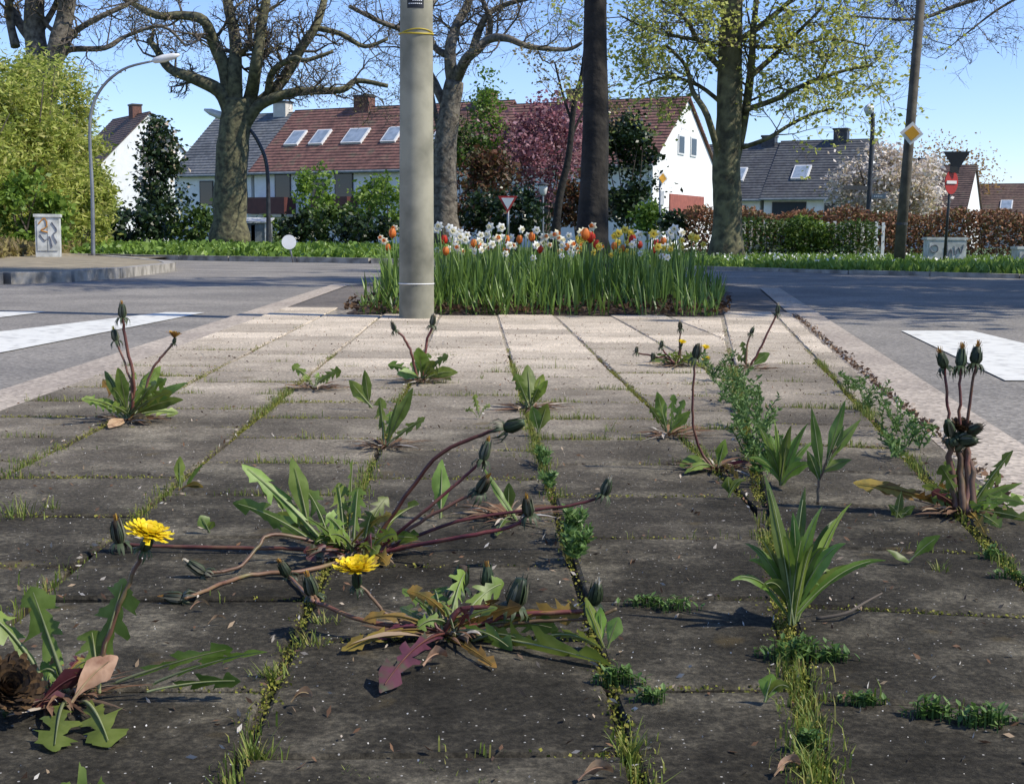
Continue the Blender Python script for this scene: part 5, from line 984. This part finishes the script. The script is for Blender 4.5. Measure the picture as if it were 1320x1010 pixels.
for q in ((1306, 580, .022, 'lobed'), (1290, 610, .022, 'lobed'), (1212, 600, .03, 'lobed'), (1222, 590, .026, 'lobed'), (1320, 640, .026, 'lobed'), (1200, 640, .03, 'lobed'), (1318, 622, .018, 'lance'), (1290, 680, .034, 'lobed'), (1330, 672, .034, 'lobed'), (1225, 640, .03, 'lobed'), (1300, 662, .03, 'lobed')): P.leaf((q[0], q[1], rnd(-.03, .03)), q[2], q[3], rot=rnd(-.5, .5), lift=.01)
P.extra(9, .05, .1, w=.022)
for q in ((1100, 622), (1130, 628), (1180, 640), (1270, 690)): P.leaf((q[0], q[1], rnd(-.02, .02)), .03, 'lobed', mat='leaf_withered', lift=.012)
# --- feathery weeds along the right joints
def feathery(label, px, py, n, hpx, spread, group, seed):
    random.seed(seed); P = Plant('feathery_weed', label, 'weed', px, py, group)
    for i in range(n):
        mb = MB(); a = P.at(px + rnd(-spread, spread) * .5, py - rnd(0, 4), rnd(-.06, .06)); t = P.at(px + rnd(-spread, spread), py - hpx * rnd(.55, 1.1), rnd(-.08, .08)); ps = smooth_path([a, a.lerp(t, .5) + V((rnd(-.01, .01), 0, .006)), t], 5); k = len(ps)
        mb.tube(ps, lerp_list([.0014, .0006], k), 4, False)
        for j in range(2, k * 3):
            u = j / (k * 3); p = ps[min(k - 1, int(u * k))].lerp(ps[min(k - 1, int(u * k) + 1)], (u * k) % 1); d = V((rnd(-1, 1), rnd(-1, 1), rnd(.1, .9))).normalized(); L = rnd(.008, .019) * (1.15 - u * .5); blade(mb, [p, p + d * L * .5, p + d * L], .0042, d.cross(V((rnd(-1, 1), rnd(-1, 1), .3))))
        mb.build('sprig', 'weed_green', P.root)
FW = 'feathery weeds in the joints'
for i, (px, py, n, h, sp, lab) in enumerate(((925, 490, 9, 34, 26, 'farthest feathery weed in the seam joint, next to the far yellow flowers'), (948, 505, 9, 36, 26, 'feathery weed in the seam joint just below the kerb dandelion'), (935, 520, 7, 30, 22, 'short feathery weed leaning to the slab side of the seam joint'), (965, 530, 10, 48, 26, 'tall feathery weed in the seam joint above the medium lance plant'), (955, 552, 9, 46, 26, 'feathery weed between the tall bud stem and the medium lance plant'), (980, 565, 9, 52, 26, 'dense feathery weed touching the medium lance plant'), (968, 590, 9, 52, 26, 'feathery weed right beside the tall bud stem base'), (985, 612, 9, 50, 30, 'feathery weed at the foot of the medium lance plant'),
        (1100, 505, 6, 24, 22, 'short feathery weed where the edge stone joint leaves the pale slabs'), (1125, 530, 7, 40, 26, 'second feathery weed along the edge stones'), (1150, 560, 8, 48, 28, 'tallest feathery weed along the edge stones'), (1178, 578, 7, 44, 26, 'feathery weed along the edge stones nearest the fasciated dandelion'), (1160, 590, 6, 30, 26, 'low feathery weed on the slab side of the edge stone joint'),
        (745, 720, 9, 40, 16, 'bushy leafy weed in the straight joint beyond the flat rosette'), (738, 690, 7, 34, 14, 'leafy weed in the straight joint under the single far bud'), (700, 600, 5, 22, 12, 'small leafy weed in the straight joint behind the upright bud'), (708, 630, 5, 20, 10, 'small leafy weed in the straight joint level with the far bud'))): feathery(lab, px, py, n, h, sp, FW, 100 + i)
# --- grass tufts and chickweed
def tuft(label, px, py, n, hpx, spread, group, seed, broad=False):
    random.seed(seed); b = G(px, py); root = thing('chickweed' if broad else 'grass_tuft', label, 'weed' if broad else 'grass tuft', (b.x, b.y, 0), group); mb = MB(); k = b.y / FP
    for i in range(n):
        a = rnd(0, 6.28); rr = abs(random.gauss(0, .5)) * spread * k; gx_ = random.gauss(0, .55); p = V((b.x + gx_ * spread * k, b.y + random.gauss(0, .25) * spread * k, -.008)); h = hpx * k * rnd(.3, 1.1) * math.exp(-gx_ * gx_ * .6)
        if broad: d = V((math.cos(a), math.sin(a), rnd(.1, .9))).normalized(); q = p + V((0, 0, .01 + h * rnd(.2, 1))); mb.tube([p, q], .0006, 3, False); blade(mb, [q, q + d * .004, q + d * rnd(.006, .010)], .0048, d.cross(V((0, 0, 1)) + V((.1, .2, 0))))
        else: blade(mb, blade_pts(p, p + V((math.cos(a) * h * .7, math.sin(a) * h * .7, h)), (0, 0, h * .25), 5), rnd(.0009, .0018), (-math.sin(a), math.cos(a), 0))
    tag(mb.build('leaves' if broad else 'blades', 'weed_green' if broad else 'joint_green', root), kind='stuff')
TL = ['wide grass tuft on the joint behind the left dark bud', 'small grass tuft next to the wide one behind the dark bud', 'grass tuft at the crossing of joints beside the flat lobed leaves', 'tall grass tuft at the lower end of the long left joint', 'grass tuft just below the half open orange bud', 'grass tuft at the lower end of the straight joint', 'thick grass tuft at the lower end of the seam joint', 'short grass under the lying stem of the flat rosette', 'thin grass tuft below the single rounded leaf', 'low grass on the joint far behind the dark bud', 'tiny grass sprout on the pale slabs beside the hanging buds', 'tiny lone grass sprout amid a slab row', 'short dry grass on the joint below the overlapping leaves', 'pale grass tuft below the fasciated dandelion', 'long mossy line of grass along the lowest joint', 'grass at the left end of the lowest joint']
for i, (px, py, n, h, sp) in enumerate(((25, 665, 60, 36, 38), (62, 655, 30, 24, 20), (350, 872, 70, 40, 24), (330, 975, 70, 50, 22), (400, 830, 40, 40, 24), (812, 975, 60, 55, 14), (1045, 990, 80, 55, 22), (420, 800, 40, 26, 30), (1045, 930, 30, 34, 14), (40, 600, 40, 14, 30), (620, 488, 14, 10, 12), (785, 556, 14, 22, 10), (660, 588, 30, 14, 24), (1210, 735, 30, 24, 14), (600, 1000, 80, 22, 120), (450, 998, 60, 20, 70))): tuft(TL[i], px, py, n, h, sp, 'grass tufts in the slab joints', 400 + i)
CL = ['chickweed mat right at the foot of the large lance plant', 'small chickweed patch to the right of the lance plant mat', 'chickweed mat where the flat rosette leaf tips end', 'small chickweed sprig beside the rosette tip mat', 'small chickweed patch at the start of the lower cross joint', 'chickweed patch in the middle of the lower cross joint', 'dense chickweed mat at the outer end of the lower cross joint', 'thin chickweed line in the shadow of the large lance plant', 'chickweed sprig between rosette bud and lance plant shadow', 'chickweed in the edge joint below the fasciated dandelion', 'chickweed in the edge joint beside the single dark oval leaf', 'light green chickweed at the lower seam joint']
for i, (px, py, n, h, sp) in enumerate(((1030, 850, 160, 30, 50), (1075, 852, 50, 20, 20), (800, 880, 90, 22, 26), (840, 905, 50, 20, 20), (1110, 910, 60, 20, 24), (1200, 925, 90, 26, 30), (1265, 935, 120, 28, 40), (870, 785, 60, 16, 30), (830, 780, 50, 14, 24), (1300, 745, 40, 16, 16), (1280, 720, 40, 14, 16), (1040, 970, 60, 40, 18))): tuft(CL[i], px, py, n, h, sp, 'chickweed mats in the slab joints', 500 + i, True)
# --- dead leaves, twig
random.seed(77)
def dead(label, px, py, tipx, tipy, W_, mat='dry_leaf'):
    b = G(px, py, .004); root = thing('dead_leaf', label, 'dead leaf', (b.x, b.y, 0)); dleaf(root, b, G(tipx, tipy, .006), W_, 'entire', .012, .9, mat)
dead('curled tan dead leaf scrap beside the lowest feathery joint', 998, 1000, 1030, 985, .016); dead('pale dead leaf lying by the bottom moss joint', 745, 1006, 790, 995, .018); dead('small oval tan bud scale left of the sprawling dandelion', 245, 785, 270, 780, .012); dead('thin orange brown bud scale below the lying bud', 268, 804, 292, 798, .006); dead('brown scrap beneath the purple leaf', 545, 858, 575, 846, .022); dead('brown curled scrap in the joint by the left grass tuft', 375, 905, 402, 898, .014); dead('rusty dead leaf on the joint at the upper left', 230, 632, 262, 628, .014, 'leaf_withered')
tw = G(1052, 797, .004); root = thing('twig', 'thin dark twig lying beside the lance leaved plant', 'twig', (tw.x, tw.y, 0)); mb = MB(); mb.tube(smooth_path([tw, G(1090, 790, .01), AT(1115, 776, tw.y + .02), AT(1137, 764, tw.y + .04)], 4), lerp_list([.0022, .0016, .0008], 13), 6); mb.build('stick', 'twig_bark', root, True)
print('objects', len(SC.objects), 'tris', sum(len(o.data.loops) - 2 * len(o.data.polygons) for o in SC.objects if o.type == 'MESH'))
